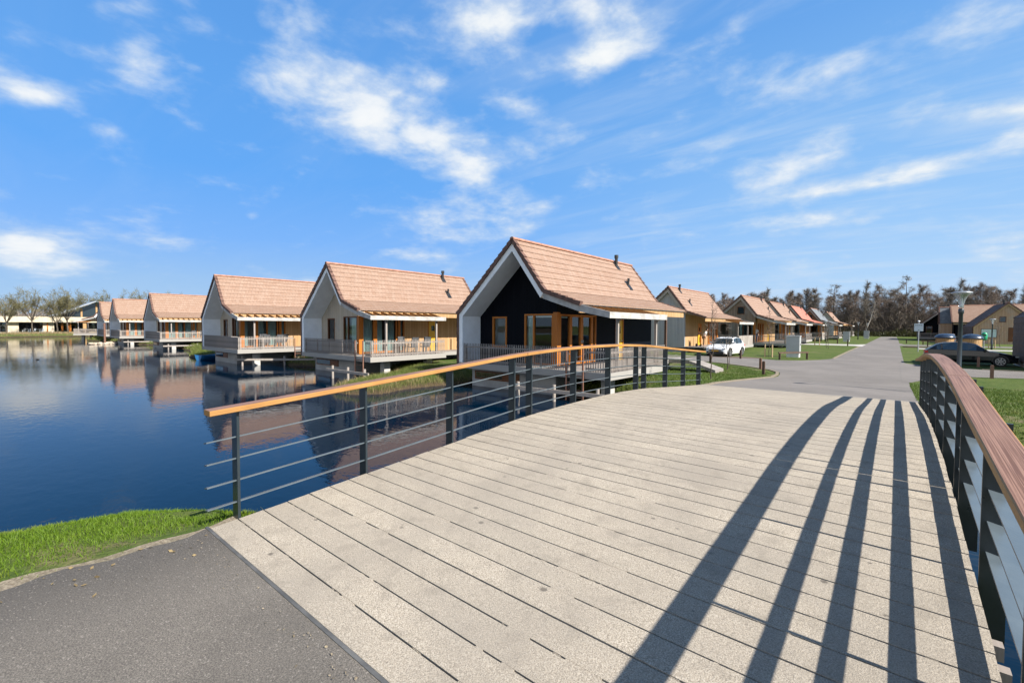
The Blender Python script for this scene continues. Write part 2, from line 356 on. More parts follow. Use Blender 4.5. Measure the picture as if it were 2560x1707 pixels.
def mat_handrail():
    m, k, b = material('hardwood_handrail'); uv = uvof(k)
    sp = k.n('ShaderNodeSeparateXYZ', i_0=uv)
    g = k.n('ShaderNodeCombineXYZ', i_0=k.math('MULTIPLY', sp.outputs[0], .9), i_1=k.math('MULTIPLY', sp.outputs[1], 150.0))
    gr = k.noise(g.outputs[0], 1.0, 5, .65, .12); n2 = k.noise(uv, 2.3, 3, .5)
    col = k.mix(k.ramp(gr, .3, .7), (.27, .125, .036), (.47, .245, .078)); col = k.mix(k.ramp(n2, .35, .7, 0, .5), col, (.52, .29, .09))
    kn = k.n('ShaderNodeTexVoronoi'); kn.inputs['Scale'].default_value = 1.0
    k.link(k.n('ShaderNodeCombineXYZ', i_0=k.math('MULTIPLY', sp.outputs[0], 2.2), i_1=k.math('MULTIPLY', sp.outputs[1], 14.0)).outputs[0], kn.inputs['Vector'])
    col = k.mix(k.ramp(kn.outputs[0], .12, .03, 0, .75), col, (.10, .035, .012))
    # top faces are bleached by the weather
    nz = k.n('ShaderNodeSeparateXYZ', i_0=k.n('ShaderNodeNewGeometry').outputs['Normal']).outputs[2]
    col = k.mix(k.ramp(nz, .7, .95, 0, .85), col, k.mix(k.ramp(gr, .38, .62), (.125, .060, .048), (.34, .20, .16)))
    col = k.mix(1.0, col, (ALB, ALB, ALB), 'MULTIPLY'); k.set(b, 'Base Color', col); b.inputs['Roughness'].default_value = .55; b.inputs['Specular IOR Level'].default_value = .3
    bump(k, b, gr, .25, .004); return m
M['handrail'] = mat_handrail()

def mat_bridge_deck():
    m, k, b = material('gritted_deck'); p = posof(k)
    n1 = k.noise(p, 135, 3, .8); n2 = k.noise(p, 48, 3, .75); n3 = k.noise(p, 1.1, 5, .6); n4 = k.noise(p, 5.5, 4, .6)
    col = k.mix(k.ramp(n1, .38, .62), (.20, .17, .135), (.69, .615, .51)); col = k.mix(k.ramp(n2, .36, .64, 0, .45), col, (.47, .405, .315))
    col = k.mix(k.ramp(n3, .36, .68, 0, .42), col, (.31, .28, .24)); col = k.mix(k.ramp(n4, .50, .70, 0, .40), col, (.25, .22, .18))
    v = k.n('ShaderNodeTexVoronoi'); v.inputs['Scale'].default_value = 4.2; k.link(k.scale(p, (1, 1.3, 1)), v.inputs['Vector'])
    dm = k.math('ADD', v.outputs[0], k.math('MULTIPLY', k.math('SUBTRACT', n2, .5), .10))
    sz = k.n('ShaderNodeSeparateXYZ', i_0=v.outputs['Color'])
    spot = k.math('MULTIPLY', k.ramp(k.math('DIVIDE', dm, k.math('MULTIPLY', sz.outputs[0], .15)), .6, 1.0, 1, 0), k.ramp(sz.outputs[1], .1, .5, 0, .88))
    col = k.mix(spot, col, (.12, .105, .09))
    iz = k.n('ShaderNodeSeparateXYZ', i_0=p)
    for xc in (-3.05, -1.45):      # worn wheel tracks
        dx = k.math('ABSOLUTE', k.math('SUBTRACT', iz.outputs[0], xc)); tr = k.math('MULTIPLY', k.ramp(dx, .55, .1, 0, 1), k.ramp(n3, .3, .65, .08, .34)); col = k.mix(tr, col, (.33, .29, .24))
    wn = k.n('ShaderNodeTexWhiteNoise', noise_dimensions='1D')
    k.link(k.math('FLOOR', k.math('DIVIDE', k.math('SUBTRACT', iz.outputs[1], 1.28), .2165)), wn.inputs['W'])
    col = k.mix(k.math('MULTIPLY', wn.outputs[0], .30), col, (.31, .275, .23))
    col = k.mix(1.0, col, (ALB, ALB, ALB), 'MULTIPLY'); k.set(b, 'Base Color', col); b.inputs['Roughness'].default_value = .9; b.inputs['Specular IOR Level'].default_value = .2
    bump(k, b, k.math('ADD', n1, k.math('MULTIPLY', n2, .7)), .7, .006); return m
M['gritdeck'] = mat_bridge_deck()

def mat_asphalt(name, base, speck, far=False):
    m, k, b = material(name); p = posof(k)
    n1 = k.noise(p, 130, 3, .75); n2 = k.noise(p, 1.2, 5, .6); n3 = k.noise(p, .33, 4, .6); n4 = k.noise(p, 38, 3, .7)
    col = k.mix(k.ramp(n1, .36, .70), tuple(x*.8 for x in base), speck); col = k.mix(k.ramp(n4, .5, .75, 0, .35), col, speck)
    col = k.mix(k.ramp(n2, .3, .75, 0, .4), col, tuple(x*.62 for x in base)); col = k.mix(k.ramp(n3, .4, .7, 0, .55), col, tuple(x*1.45 for x in base))
    v = k.n('ShaderNodeTexVoronoi'); v.inputs['Scale'].default_value = 70; k.link(p, v.inputs['Vector'])
    pick = k.n('ShaderNodeSeparateXYZ', i_0=v.outputs['Color'])
    chips = k.math('MULTIPLY', k.ramp(v.outputs[0], .28, .40, 1, 0), k.ramp(pick.outputs[0], .84, .92, 0, .42))
    if not far:
        px = k.n('ShaderNodeSeparateXYZ', i_0=p).outputs[0]; edge_ = k.math('ADD', px, k.math('MULTIPLY', k.math('SUBTRACT', n2, .5), 1.4))
        col = k.mix(k.ramp(edge_, -3.45, -4.4, 0, .5), col, k.mix(k.ramp(n1, .5, .8), (.045, .043, .042), (.17, .16, .145)))
        col = k.mix(chips, col, (.46, .42, .37))
    col = k.mix(1.0, col, (ALB, ALB, ALB), 'MULTIPLY'); k.set(b, 'Base Color', col); b.inputs['Roughness'].default_value = .88; b.inputs['Specular IOR Level'].default_value = .3
    bump(k, b, k.math('ADD', n1, k.math('MULTIPLY', v.outputs[0], .6)), .6, .006); return m
M['asphalt'] = mat_asphalt('path_asphalt', (.118, .107, .095), (.29, .262, .228))
M['road'] = mat_asphalt('road_asphalt', (.19, .172, .158), (.285, .262, .24), True)
M['paving'] = plain('pale_paving', (.50, .48, .44), .9, .15, 2, fine=.3)

def mat_ground():
    m, k, b = material('ground_turf'); p = posof(k)
    n1 = k.noise(p, .35, 5, .6); n2 = k.noise(p, 3.0, 5, .65); n3 = k.noise(p, 24, 3, .7)
    col = k.mix(k.ramp(n1, .3, .7), (.058, .105, .018), (.115, .155, .035)); col = k.mix(k.ramp(n2, .38, .68, 0, .6), col, (.165, .185, .055))
    col = k.mix(k.ramp(n3, .4, .7, 0, .55), col, (.045, .075, .015))
    dirt = k.math('MULTIPLY', k.ramp(k.noise(p, .8, 5, .65), .56, .68), .75); col = k.mix(dirt, col, (.20, .155, .095))
    z = k.n('ShaderNodeSeparateXYZ', i_0=p).outputs[2]
    col = k.mix(k.ramp(k.math('ADD', z, k.math('MULTIPLY', k.math('SUBTRACT', n2, .5), .5)), .08, .40, 1, 0), col, k.mix(n3, (.045, .032, .02), (.12, .09, .055)))
    col = k.mix(1.0, col, (ALB, ALB, ALB), 'MULTIPLY'); k.set(b, 'Base Color', col); b.inputs['Roughness'].default_value = .95; b.inputs['Specular IOR Level'].default_value = .15
    bump(k, b, k.math('ADD', n3, k.math('MULTIPLY', n2, 1.5)), .8, .03); return m
M['ground'] = mat_ground()
def mat_sand():
    m, k, b = material('sandy_verge'); p = posof(k); n = k.noise(p, 45, 4, .75); n2 = k.noise(p, 4, 4, .6)
    col = k.mix(k.ramp(n, .35, .7), (.16, .125, .085), (.40, .34, .25)); col = k.mix(k.ramp(n2, .4, .7, 0, .5), col, (.17, .15, .085))
    col = k.mix(1.0, col, (ALB, ALB, ALB), 'MULTIPLY'); k.set(b, 'Base Color', col); b.inputs['Roughness'].default_value = .95; bump(k, b, n, .8, .012); return m
M['sand'] = mat_sand()
def mat_blades(name, a, bb, dry):
    m, k, b = material(name); p = posof(k); n = k.noise(p, 1.2, 4, .6); n2 = k.noise(p, 40, 2, .6)
    col = k.mix(k.ramp(n2, .3, .7), a, bb); col = k.mix(k.ramp(n, .5, .72, 0, .6), col, dry)
    col = k.mix(1.0, col, (ALB, ALB, ALB), 'MULTIPLY'); k.set(b, 'Base Color', col); b.inputs['Roughness'].default_value = .6; b.inputs['Specular IOR Level'].default_value = .3
    tl = k.n('ShaderNodeBsdfTranslucent', i_Color=col); mx = k.n('ShaderNodeMixShader', i_0=.35)
    o = [x for x in m.node_tree.nodes if x.type == 'OUTPUT_MATERIAL'][0]
    k.link(b.outputs[0], mx.inputs[1]); k.link(tl.outputs[0], mx.inputs[2]); k.link(mx.outputs[0], o.inputs[0]); return m
M['blade'] = mat_blades('grass_blades', (.085, .17, .010), (.19, .30, .022), (.31, .31, .04))
M['lawnblade'] = mat_blades('lawn_blades', (.075, .135, .018), (.13, .19, .035), (.22, .22, .06))
M['tuft'] = mat_blades('bank_tufts', (.10, .15, .025), (.22, .24, .06), (.36, .30, .15))
M['reed'] = mat_blades('dry_reeds', (.30, .22, .11), (.44, .34, .18), (.22, .19, .08))
M['bark'] = plain('tree_bark', (.085, .068, .052), .9, .35, 3, fine=.4)
M['palebark'] = plain('pale_bark', (.42, .38, .33), .9, .3, 3, fine=.4)
M['twig'] = plain('brown_twigs', (.21, .175, .145), .9, .4, .5)
M['twig2'] = plain('red_brown_twigs', (.225, .175, .145), .9, .4, .5)
M['twig3'] = plain('olive_twigs', (.15, .135, .06), .9, .35, .5)
M['twig4'] = plain('grey_twigs', (.20, .17, .14), .9, .35, .5)
M['thicket'] = plain('thicket_twigs', (.18, .145, .11), .95, .5, .3)
M['hedge'] = mat_blades('undergrowth', (.03, .04, .012), (.075, .075, .025), (.10, .075, .035))

def mat_water():
    m, k, b = material('lake_water'); p = posof(k)
    a = k.noise(k.scale(p, (1.0, 1.5, 1)), 2.2, 3, .55, .3); c = k.noise(p, .22, 3, .5); d = k.noise(k.scale(p, (1, 1.3, 1)), 7.5, 2, .5, .2)
    h = k.math('ADD', k.math('MULTIPLY', a, .7), k.math('MULTIPLY', d, .16))
    h = k.math('MULTIPLY', h, k.ramp(c, .3, .7, .55, 1.1))
    b.inputs['Base Color'].default_value = (.0003, .009, .024, 1); b.inputs['Roughness'].default_value = .015
    b.inputs['IOR'].default_value = 1.22; b.inputs['Specular IOR Level'].default_value = .5
    bump(k, b, h, .19, .04); return m
M['water'] = mat_water()

# ------------------------------------------------------------------ terrain, water, roads
LAND_A = 1.19; LAND_B = 1.10
polyA = [(60, 2.9), (-4.6, 2.75), (-5.4, 2.5), (-6.05, 2.0), (-6.6, 1.45), (-7.0, .1), (-7.5, -2), (-9.5, -8), (-18, -16), (-60, -40), (-60, -120), (60, -120)]
polyB = [(300, 12.2), (.8, 12.2), (-5.2, 12.4), (-7.0, 14.6), (-8.2, 16.6), (-12, 17.4), (-16.4, 16.8), (-17.2, 14.6), (-17.4, 13), (-16.9, 11.3), (-17.6, 10.3), (-19.2, 10.2), (-20.3, 11.6),
         (-21.4, 15.2), (-24, 16.8), (-28.5, 16.8), (-32.3, 15.6), (-34.0, 14.6), (-36, 16.2), (-41, 16.4), (-45, 14.2), (-48.5, 12.4), (-52, 13.6), (-60, 15.5), (-67, 16.5), (-71.5, 14.8), (-76, 17), (-84, 16), (-88, 14.6),
         (-94, 15.5), (-101, 14.2), (-112, 13.2), (-124, 16), (-147, 21), (-150, 12), (-146, 2), (-146, -30), (-160, -110), (-600, -110), (-600, 600), (300, 600)]
def signed(poly, X, Y):
    P = np.array(poly, float); Q = np.roll(P, -1, 0); d = np.full(X.shape, 1e9); ins = np.zeros(X.shape, bool)
    for (x0, y0), (x1, y1) in zip(P, Q):
        dx, dy = x1-x0, y1-y0; t = np.clip(((X-x0)*dx+(Y-y0)*dy)/(dx*dx+dy*dy), 0, 1)
        d = np.minimum(d, np.hypot(X-x0-t*dx, Y-y0-t*dy))
        c = ((y0 > Y) != (y1 > Y)) & (X < (x1-x0)*(Y-y0)/(y1-y0+1e-12)+x0); ins ^= c
    return np.where(ins, d, -d)
def land_top(X, Y):
    t = np.clip((-8-X)/4, 0, 1); return np.interp(Y, [14.3, 24], [LAND_B, .62])*(1-t)+.62*t
def ground_z(X, Y):
    X = np.asarray(X, float); Y = np.asarray(Y, float)
    da = signed(polyA, X, Y); db = signed(polyB, X, Y)
    def prof(d, top, wd):
        t = np.clip(d/wd, 0, 1); s = top*np.sqrt(np.clip(1-(1-t)**2, 0, 1)); return np.where(d < 0, np.maximum(d*.8, -1.4)-.03, s-.02*(t < 1))
    za = prof(da, LAND_A, 1.55); zb = prof(db, land_top(X, Y), np.where(X > -6.5, 1.6, 2.6))
    zb = np.where((X > -23.5) & (X < -15.5) & (Y < 17.5), np.minimum(zb, .12+.42*np.clip(db/1.6, 0, 1)+np.clip(Y-14.5, 0, 4)*.16), zb)
    far = X < -140
    zb = np.where(far & (db > 0), prof(db, .7, 4.0), zb)
    return np.maximum(za, zb)
def axis(breaks):
    out = []
    for (a, b, st) in breaks: out += list(np.arange(a, b, st))
    return np.array(out+[breaks[-1][1]])
gx = axis([(-590, -170, 20), (-170, -130, 2.5), (-130, -60, 1.5), (-60, -24, .8), (-24, 2, .3), (2, 12, 1), (12, 60, 6), (60, 290, 23)])
gy = axis([(-105, -20, 8), (-20, -4, 1.0), (-4, 18, .3), (18, 30, 1), (30, 132, 6), (130, 590, 30)])
GX, GY = np.meshgrid(gx, gy); GZ = ground_z(GX, GY)
rng = np.random.default_rng(3)
flat = (GX > -12) & (GX < 14) & (GY > 12)
GZ = GZ+np.where(flat | (GZ > 1.15), 0, rng.normal(0, .03, GZ.shape))
nx, ny = len(gx), len(gy); idx = np.arange(nx*ny).reshape(ny, nx)
fc = np.stack([idx[:-1, :-1], idx[:-1, 1:], idx[1:, 1:], idx[1:, :-1]], -1).reshape(-1, 4)
GZ = np.where((GX > -4.6) & (GX < .5) & (GY > 14.3) & (GY < 150), np.minimum(GZ, land_top(GX, GY)), GZ)
me = raw_mesh('ground', np.stack([GX, GY, GZ], -1).reshape(-1, 3), fc, 4)
me.polygons.foreach_set('use_smooth', np.ones(len(fc), bool))
tag(link_mesh('ground', me, M['ground']), kind='structure')
b = MB(); b.face([(-5000, -5000, -2.2), (5000, -5000, -2.2), (5000, 5000, -2.2), (-5000, 5000, -2.2)])
b.face([(-5000, 580, 1.0), (5000, 580, 1.0), (5000, 5000, 1.0), (-5000, 5000, 1.0)])
b.face([(-5000, -5000, .8), (-585, -5000, .8), (-585, 580, .8), (-5000, 580, .8)])
b.face([(285, -5000, 1.0), (5000, -5000, 1.0), (5000, 580, 1.0), (285, 580, 1.0)])
tag(b.build('distant_land', M['ground'], recalc=False), kind='structure')
b = MB(); b.face([(-200, -120, 0), (300, -120, 0), (300, 60, 0), (-200, 60, 0)])
tag(b.build('water', M['water'], recalc=False), kind='structure')

def sheet(name, pts, z, m, zf=None, thick=0.0):
    b = MB()
    if thick: b.prism(pts, 'z', z-thick, z)
    else: b.face([(x, y, zf(x, y) if zf else z) for x, y in pts])
    o = b.build(name, m); tag(o, kind='structure')
    if not thick and o.data.polygons[0].normal.z < 0: o.data.flip_normals()
    return o
# near path with a ragged left edge, sandy margin below it
edge = [(-4.50, 1.26)]+[(-4.47+.035*math.sin(5.1*t)+.03*math.sin(13*t)+.018*t, 1.2-t) for t in np.arange(.1, 5.2, .12)]
sheet('asphalt_path', edge+[(-4.3, -8), (6, -8), (6, 1.26)], LAND_A+.009, M['asphalt'])
sheet('sandy_verge', [(-4.62, 1.5)]+[(-4.57+.04*math.sin(3.3*t)+.03*math.sin(9*t), 1.4-t) for t in np.arange(.1, 5.4, .12)]+[(-4.6, -8), (-4.1, -8), (-4.1, 1.5)], LAND_A+.004, M['sand'])
# far roads: each sheet is cut into strips and laid on the gently falling ground
def road_sheet(name, pts, dz, m):
    bm = bmesh.new(); f = bm.faces.new([bm.verts.new((x, y, 0)) for x, y in pts])
    bmesh.ops.triangulate(bm, faces=[f])
    for y in (14.3, 15, 16, 17, 18, 19, 20, 21, 22, 23, 24):
        bmesh.ops.bisect_plane(bm, geom=bm.verts[:]+bm.edges[:]+bm.faces[:], plane_co=(0, y, 0), plane_no=(0, 1, 0))
    for v in bm.verts: v.co.z = float(np.interp(v.co.y, [14.3, 24], [LAND_B, .62]))+dz
    bmesh.ops.recalc_face_normals(bm, faces=bm.faces)
    for f in bm.faces:
        if f.normal.z < 0: f.normal_flip()
    me = bpy.data.meshes.new(name); bm.to_mesh(me); bm.free()
    return tag(link_mesh(name, me, m), kind='structure')
road_sheet('main_road', [(-4.62, 14.35), (-4.68, 15.5), (-4.75, 17.0), (-4.55, 20.6), (-4.3, 24), (-3.6, 28), (-3.5, 41), (-3.35, 72), (-3.2, 110), (-3.1, 150), (-1.4, 153), (0, 150), (.3, 100), (.37, 60), (.44, 30), (.46, 18), (.5, 14.35)], .008, M['road'])
road_sheet('side_road', [(-4.2, 24.2), (-4.35, 25.6), (-4.55, 26.7), (-5.1, 27.9), (-6.3, 29.2), (-8.2, 30.9), (-11, 32.3), (-17, 33.3), (-17, 37.6), (-11, 37.6), (-8, 37.4), (-6.4, 36.5), (-5.1, 37.3), (-4.2, 38.9), (-3.5, 41.2), (-3.2, 41), (-3.2, 26)], .012, M['road'])
road_sheet('parking_road', [(.2, 25.4), (.5, 25.6), (1.4, 28.6), (2.6, 30.4), (4.5, 31.2), (30, 31.6), (30, 36), (6, 36.0), (3.6, 36.3), (1.6, 37.3), (.6, 39), (.2, 40.6)], .012, M['road'])
road_sheet('footpath', [(-3.2, 70), (-4.2, 72), (-30, 74), (-30, 78), (-4.2, 78), (-3.2, 80)], .012, M['paving'])
road_sheet('parking_pad', [(1.9, 66.6), (13, 67), (13, 70.5), (1.9, 69.8)], .012, M['paving'])
road_sheet('far_side_road', [(.1, 76), (.9, 77.5), (14, 78), (14, 83), (.9, 83), (.1, 90)], .012, M['road'])
def edging(pts, wd=.14):
    b = MB()
    for p, q in zip(pts, pts[1:]):
        zz = [float(np.interp(t[1], [14.3, 24], [LAND_B, .62]))+.012 for t in (p, q)]
        b.bar((p[0], p[1], zz[0]), (q[0], q[1], zz[1]), wd, .05)
    tag(b.build('road_edge', M['sand']), kind='structure')
edging([(-4.72, 15.2), (-4.83, 17.0), (-4.64, 20.6), (-4.4, 24.0), (-4.45, 25.5), (-4.65, 26.7), (-5.2, 27.85), (-6.4, 29.1), (-8.3, 30.8), (-11, 32.2)])
b = MB().bar((-3.35, 22.15, .717), (.30, 19.95, .826), .035, .01); tag(b.build('road_joint', M['black']), kind='structure')
edging([(-3.58, 41.3), (-3.55, 56), (-3.45, 70)]); edging([(3.7, 36.42), (7, 36.15), (14, 36.1)])
b = MB(); b.prism([(-9.6+2.0*math.cos(t), 37.9+1.0*math.sin(t)) for t in np.linspace(0, 6.28, 14)[:-1]], 'z', .5, .635)
tag(b.build('soil_patch', M['soil']), kind='structure')
b = MB()
for k in range(3): b.prism([(.55+k*1.3, 71.6), (2.0+k*1.4, 71.1+.3*k), (2.4+k*1.3, 73.0), (1.2+k*1.3, 73.6)], 'z', .55, .72-.02*k)
tag(b.build('soil_patch', M['soil']), kind='structure')

# ------------------------------------------------------------------ grass
def blades(name, pts, h, wd, m, lean=.5, seed=1, mid=True):
    g = np.random.default_rng(seed); n = len(pts); az = g.uniform(0, 2*np.pi, n); hh = h*g.uniform(.55, 1.2, n); ww = wd*g.uniform(.7, 1.3, n)
    la = g.uniform(0, 2*np.pi, n); ll = lean*hh*g.uniform(.2, 1.0, n)
    base = pts; sx = np.stack([np.cos(az), np.sin(az), 0*az], -1)*ww[:, None]/2
    off = np.stack([np.cos(la)*ll, np.sin(la)*ll, hh], -1); mo = np.stack([np.cos(la)*ll*.35, np.sin(la)*ll*.35, hh*.6], -1)
    v = np.concatenate([base-sx, base+sx, base+mo+sx*.7, base+mo-sx*.7, base+off], 0)
    i = np.arange(n); q = np.stack([i, i+n, i+2*n, i+3*n], -1); t = np.stack([i+3*n, i+2*n, i+4*n], -1)
    f = np.concatenate([np.stack([q[:, 0], q[:, 1], q[:, 2]], -1), np.stack([q[:, 0], q[:, 2], q[:, 3]], -1), t], 0)
    return link_mesh(name, raw_mesh(name, v, f, 3), m)
def scatter(n, x0, x1, y0, y1, keep, seed):
    g = np.random.default_rng(seed); x = g.uniform(x0, x1, n); y = g.uniform(y0, y1, n); z = ground_z(x, y); k = keep(x, y, z)
    return np.stack([x, y, z-.01], -1)[k]
gg = np.random.default_rng(11)
pts = scatter(150000, -9, -4.5, -3.5, 3.0, lambda x, y, z: (z > .10) & (x < -4.60+.07*np.sin(y*5)+gg.exponential(.08, len(x))*(y < 1.2) + np.where(y > 1.25, .35, 0)) & (gg.uniform(0, 1, len(x)) < np.clip((-4.62-x)/.35+.15, .05, 1)), 5)
tag(blades('grass', pts, .048, .0052, M['blade'], 1.0, 2), kind='stuff')
pts = scatter(80000, -9.5, 6, 12.5, 31, lambda x, y, z: (z > .35) & ~((x > -4.75) & (x < .45) & (y > 13.6)) & ~((x < -3.4) & (y > 25.2+np.clip(-4.2-x, 0, 4)*1.25)) & ~((x > .3) & (y > 25.2)), 6)
tag(blades('lawn_grass', pts, .07, .018, M['lawnblade'], .8, 3), kind='stuff')
pts = scatter(26000, -24, -15, 9.6, 17.5, lambda x, y, z: (z > .03) & (gg.uniform(0, 1, len(x)) < np.where(z < .6, 1, .35)), 7)
tag(blades('bank_grass', pts, .20, .010, M['tuft'], 1.1, 4), kind='stuff')
pts = scatter(30000, -24, -15, 9.4, 17.5, lambda x, y, z: (z > -.12) & (z < .28), 31)
tag(blades('bank_reeds', pts[:1100], .30, .014, M['reed'], .8, 9), kind='stuff')
pts = scatter(60000, -60, -5, 12.5, 20, lambda x, y, z: (z > .02) & (z < .8) & ~((x > -24) & (x < -15)), 8)
tag(blades('shore_grass', pts[:16000], .28, .022, M['tuft'], 1.0, 5), kind='stuff')
pts = scatter(60000, -125, -60, 12.5, 20, lambda x, y, z: (z > .02) & (z < .9), 9)
tag(blades('shore_grass', pts[:8000], .35, .05, M['tuft'], 1.0, 6), kind='stuff')
pts = scatter(40000, -162, -143, -14, 26, lambda x, y, z: (z > -.05), 10)
tag(blades('reed_bed', pts[:6500], .45, .05, M['reed'], .5, 7), kind='stuff')
pts = scatter(4000, -9.6, -5.2, -3.2, 2.8, lambda x, y, z: (z > .02) & (z < .7) , 12)
tag(blades('bank_reeds', pts[:500], .22, .008, M['tuft'], .9, 8), kind='stuff')

def litter(name, pts, sz, m, seed):
    g = np.random.default_rng(seed); n = len(pts); a = g.uniform(0, 6.28, n); s_ = sz*g.uniform(.5, 1.3, n); u = np.stack([np.cos(a)*s_, np.sin(a)*s_, g.normal(0, .25, n)*s_], -1); v = np.stack([-np.sin(a)*s_*.5, np.cos(a)*s_*.5, g.normal(0, .3, n)*s_], -1)
    c = pts+np.array([0, 0, .008]); i = np.arange(n); vs = np.concatenate([c-u, c+v, c+u, c-v])
    tag(link_mesh(name, raw_mesh(name, vs, np.stack([i, i+n, i+2*n, i+3*n], -1), 4), m), kind='stuff')
g3 = np.random.default_rng(44); n3 = 80
pts = np.stack([-4.5+np.abs(g3.normal(0, .28, n3)), g3.uniform(-3.5, 1.24, n3), np.full(n3, LAND_A+.012)], -1); litter('dry_leaves', pts, .018, M['reed'], 2)
pts = np.stack([g3.uniform(-4.3, .5, 160), 1.2-np.abs(g3.normal(0, .10, 160)), np.full(160, LAND_A+.012)], -1); litter('loose_grit', pts, .008, M['sand'], 3)
for x, y, rz, lb in ((-6.62, .55, .6, 'forked dry stick lying at the grass edge by the water'), (-6.45, 1.05, 2.2, 'short pale dry stick at the grass edge by the water')):
    b = MB(); b.cyl((-.14, 0, .02), (.10, .02, .09), .010, .006, 6)
    if 'forked' in lb: b.cyl((0, .01, .06), (.10, -.09, .13), .007, .004, 5)
    o = b.build('dry_stick', M['palewood']); o.location = (x, y, float(ground_z(np.array([x]), np.array([y]))[0])); o.rotation_euler = (0, 0, rz); tag(o, lb, 'stick')

# ------------------------------------------------------------------ footbridge
XL, XR = -4.47, .413; Y0, Y1 = 1.28, 14.32; YC = 7.8
PY = [1.28, 2.62, 3.98, 5.3, 5.9, 6.6, 7.2, 7.8]; PZ = [1.20, 1.292, 1.392, 1.497, 1.528, 1.553, 1.564, 1.567]
def prof(y):
    t = abs(y-YC); return float(np.interp(YC-t, PY, PZ))
bridge = empty('footbridge', (0, 0, 0), 0, 'arched footbridge with gritted plank deck, dark steel railings and wooden handrails', 'bridge')
pitch_ = .2165; n = int(round((Y1-Y0)/pitch_)); pitch_ = (Y1-Y0)/n
b = MB(); g = random.Random(5)
def slab(x0, x1, y0, y1, dz0=0.0):
    z0, z1 = prof(y0)+dz0, prof(y1)+dz0
    b.solid([(x0, y0, z0-.05), (x1, y0, z0-.05), (x1, y1, z1-.05), (x0, y1, z1-.05), (x0, y0, z0), (x1, y0, z0), (x1, y1, z1), (x0, y1, z1)],
            [(0, 3, 2, 1), (4, 5, 6, 7), (0, 1, 5, 4), (1, 2, 6, 5), (2, 3, 7, 6), (3, 0, 4, 7)])
GAP = .0115
for i in range(n):
    y = Y0+i*pitch_
    j = .012*g.uniform(-1, 1)
    slab(XL+j*.6, XR+.004*g.uniform(-1, 1), y, y+pitch_-GAP, g.uniform(-.0012, .0012))
    if i < n-1:      # grit that has filled the joints in places, mostly in the two wheel tracks
        x = XL+.2
        while x < XR-.3:
            L = g.uniform(.04, .30); track = 1.0 if (-3.7 < x < -2.4 or -2.0 < x < -.8) else .28
            if g.random() < (.30 if track == 1.0 else .06)*(1.0 if y < 5 else .5): slab(x, min(x+L*.9, XR-.05), y+pitch_-GAP-.003, y+pitch_+.003, -.0008-.0022*g.random())
            x += L+g.uniform(.05, .5)
        for _ in range(26):      # ragged, chipped plank edges
            x = g.uniform(XL+.02, XR-.06); yy = y+pitch_-GAP-.001 if g.random() < .5 else y+pitch_-g.uniform(.003, .006)
            slab(x, x+g.uniform(.01, .05), yy, yy+g.uniform(.003, .006), -.003-.004*g.random())
deck = b.build('deck', M['gritdeck'], bridge)
for x0, x1 in ((XL+.10, XL+.16), (XR-.16, XR-.10), (-3.1, -2.95), (-1.5, -1.35)):
    b = MB()
    for i in range(n):
        ya, yb = Y0+i*pitch_, Y0+(i+1)*pitch_; za, zb = prof(ya)-.065, prof(yb)-.065
        b.solid([(x0, ya, za-.34), (x1, ya, za-.34), (x1, yb, zb-.34), (x0, yb, zb-.34), (x0, ya, za), (x1, ya, za), (x1, yb, zb), (x0, yb, zb)],
                [(0, 3, 2, 1), (4, 5, 6, 7), (0, 1, 5, 4), (1, 2, 6, 5), (2, 3, 7, 6), (3, 0, 4, 7)])
    b.build('girder', M['steel'], bridge)
for y in (2.1, 3.30, 3.52, 4.9, 6.3, 7.7, 9.1, 10.5, 11.9, 13.3):
    b = MB().box(XL+.02, XR+(.07 if 3 < y < 4 else -.02), y, y+.07, prof(y)-.20, prof(y)-.12); b.build('deck_bearer', M['greypost'], bridge)
b = MB().box(XL-.05, XR+.05, Y0-.028, Y0-.004, 1.05, LAND_A+.014); b.build('edge_strip', M['edgesteel'], bridge)
b = MB().box(XL-.05, XR+.05, Y1+.004, Y1+.03, .95, prof(Y1)-.004); b.build('edge_strip', M['lightsteel'], bridge)
b = MB().box(XL-.1, XR+.1, .95, Y0-.05, -1.3, LAND_A-.02); b.build('abutment', M['concrete'], bridge)
b = MB().box(XL-.1, XR+.1, Y1+.035, Y1+.4, -1.3, LAND_B-.02); b.build('abutment', M['concrete'], bridge)
POSTS = [1.51, 2.80, 4.09, 5.38, 5.81, 7.13, 8.45, 9.77, 10.20, 11.50, 12.80, 14.10]
SEG = [(1.27, 5.595), (5.605, 9.985), (9.995, 14.33)]
def spans(a, b2): return [y for y in np.arange(a, b2-.05, .24)]+[b2]
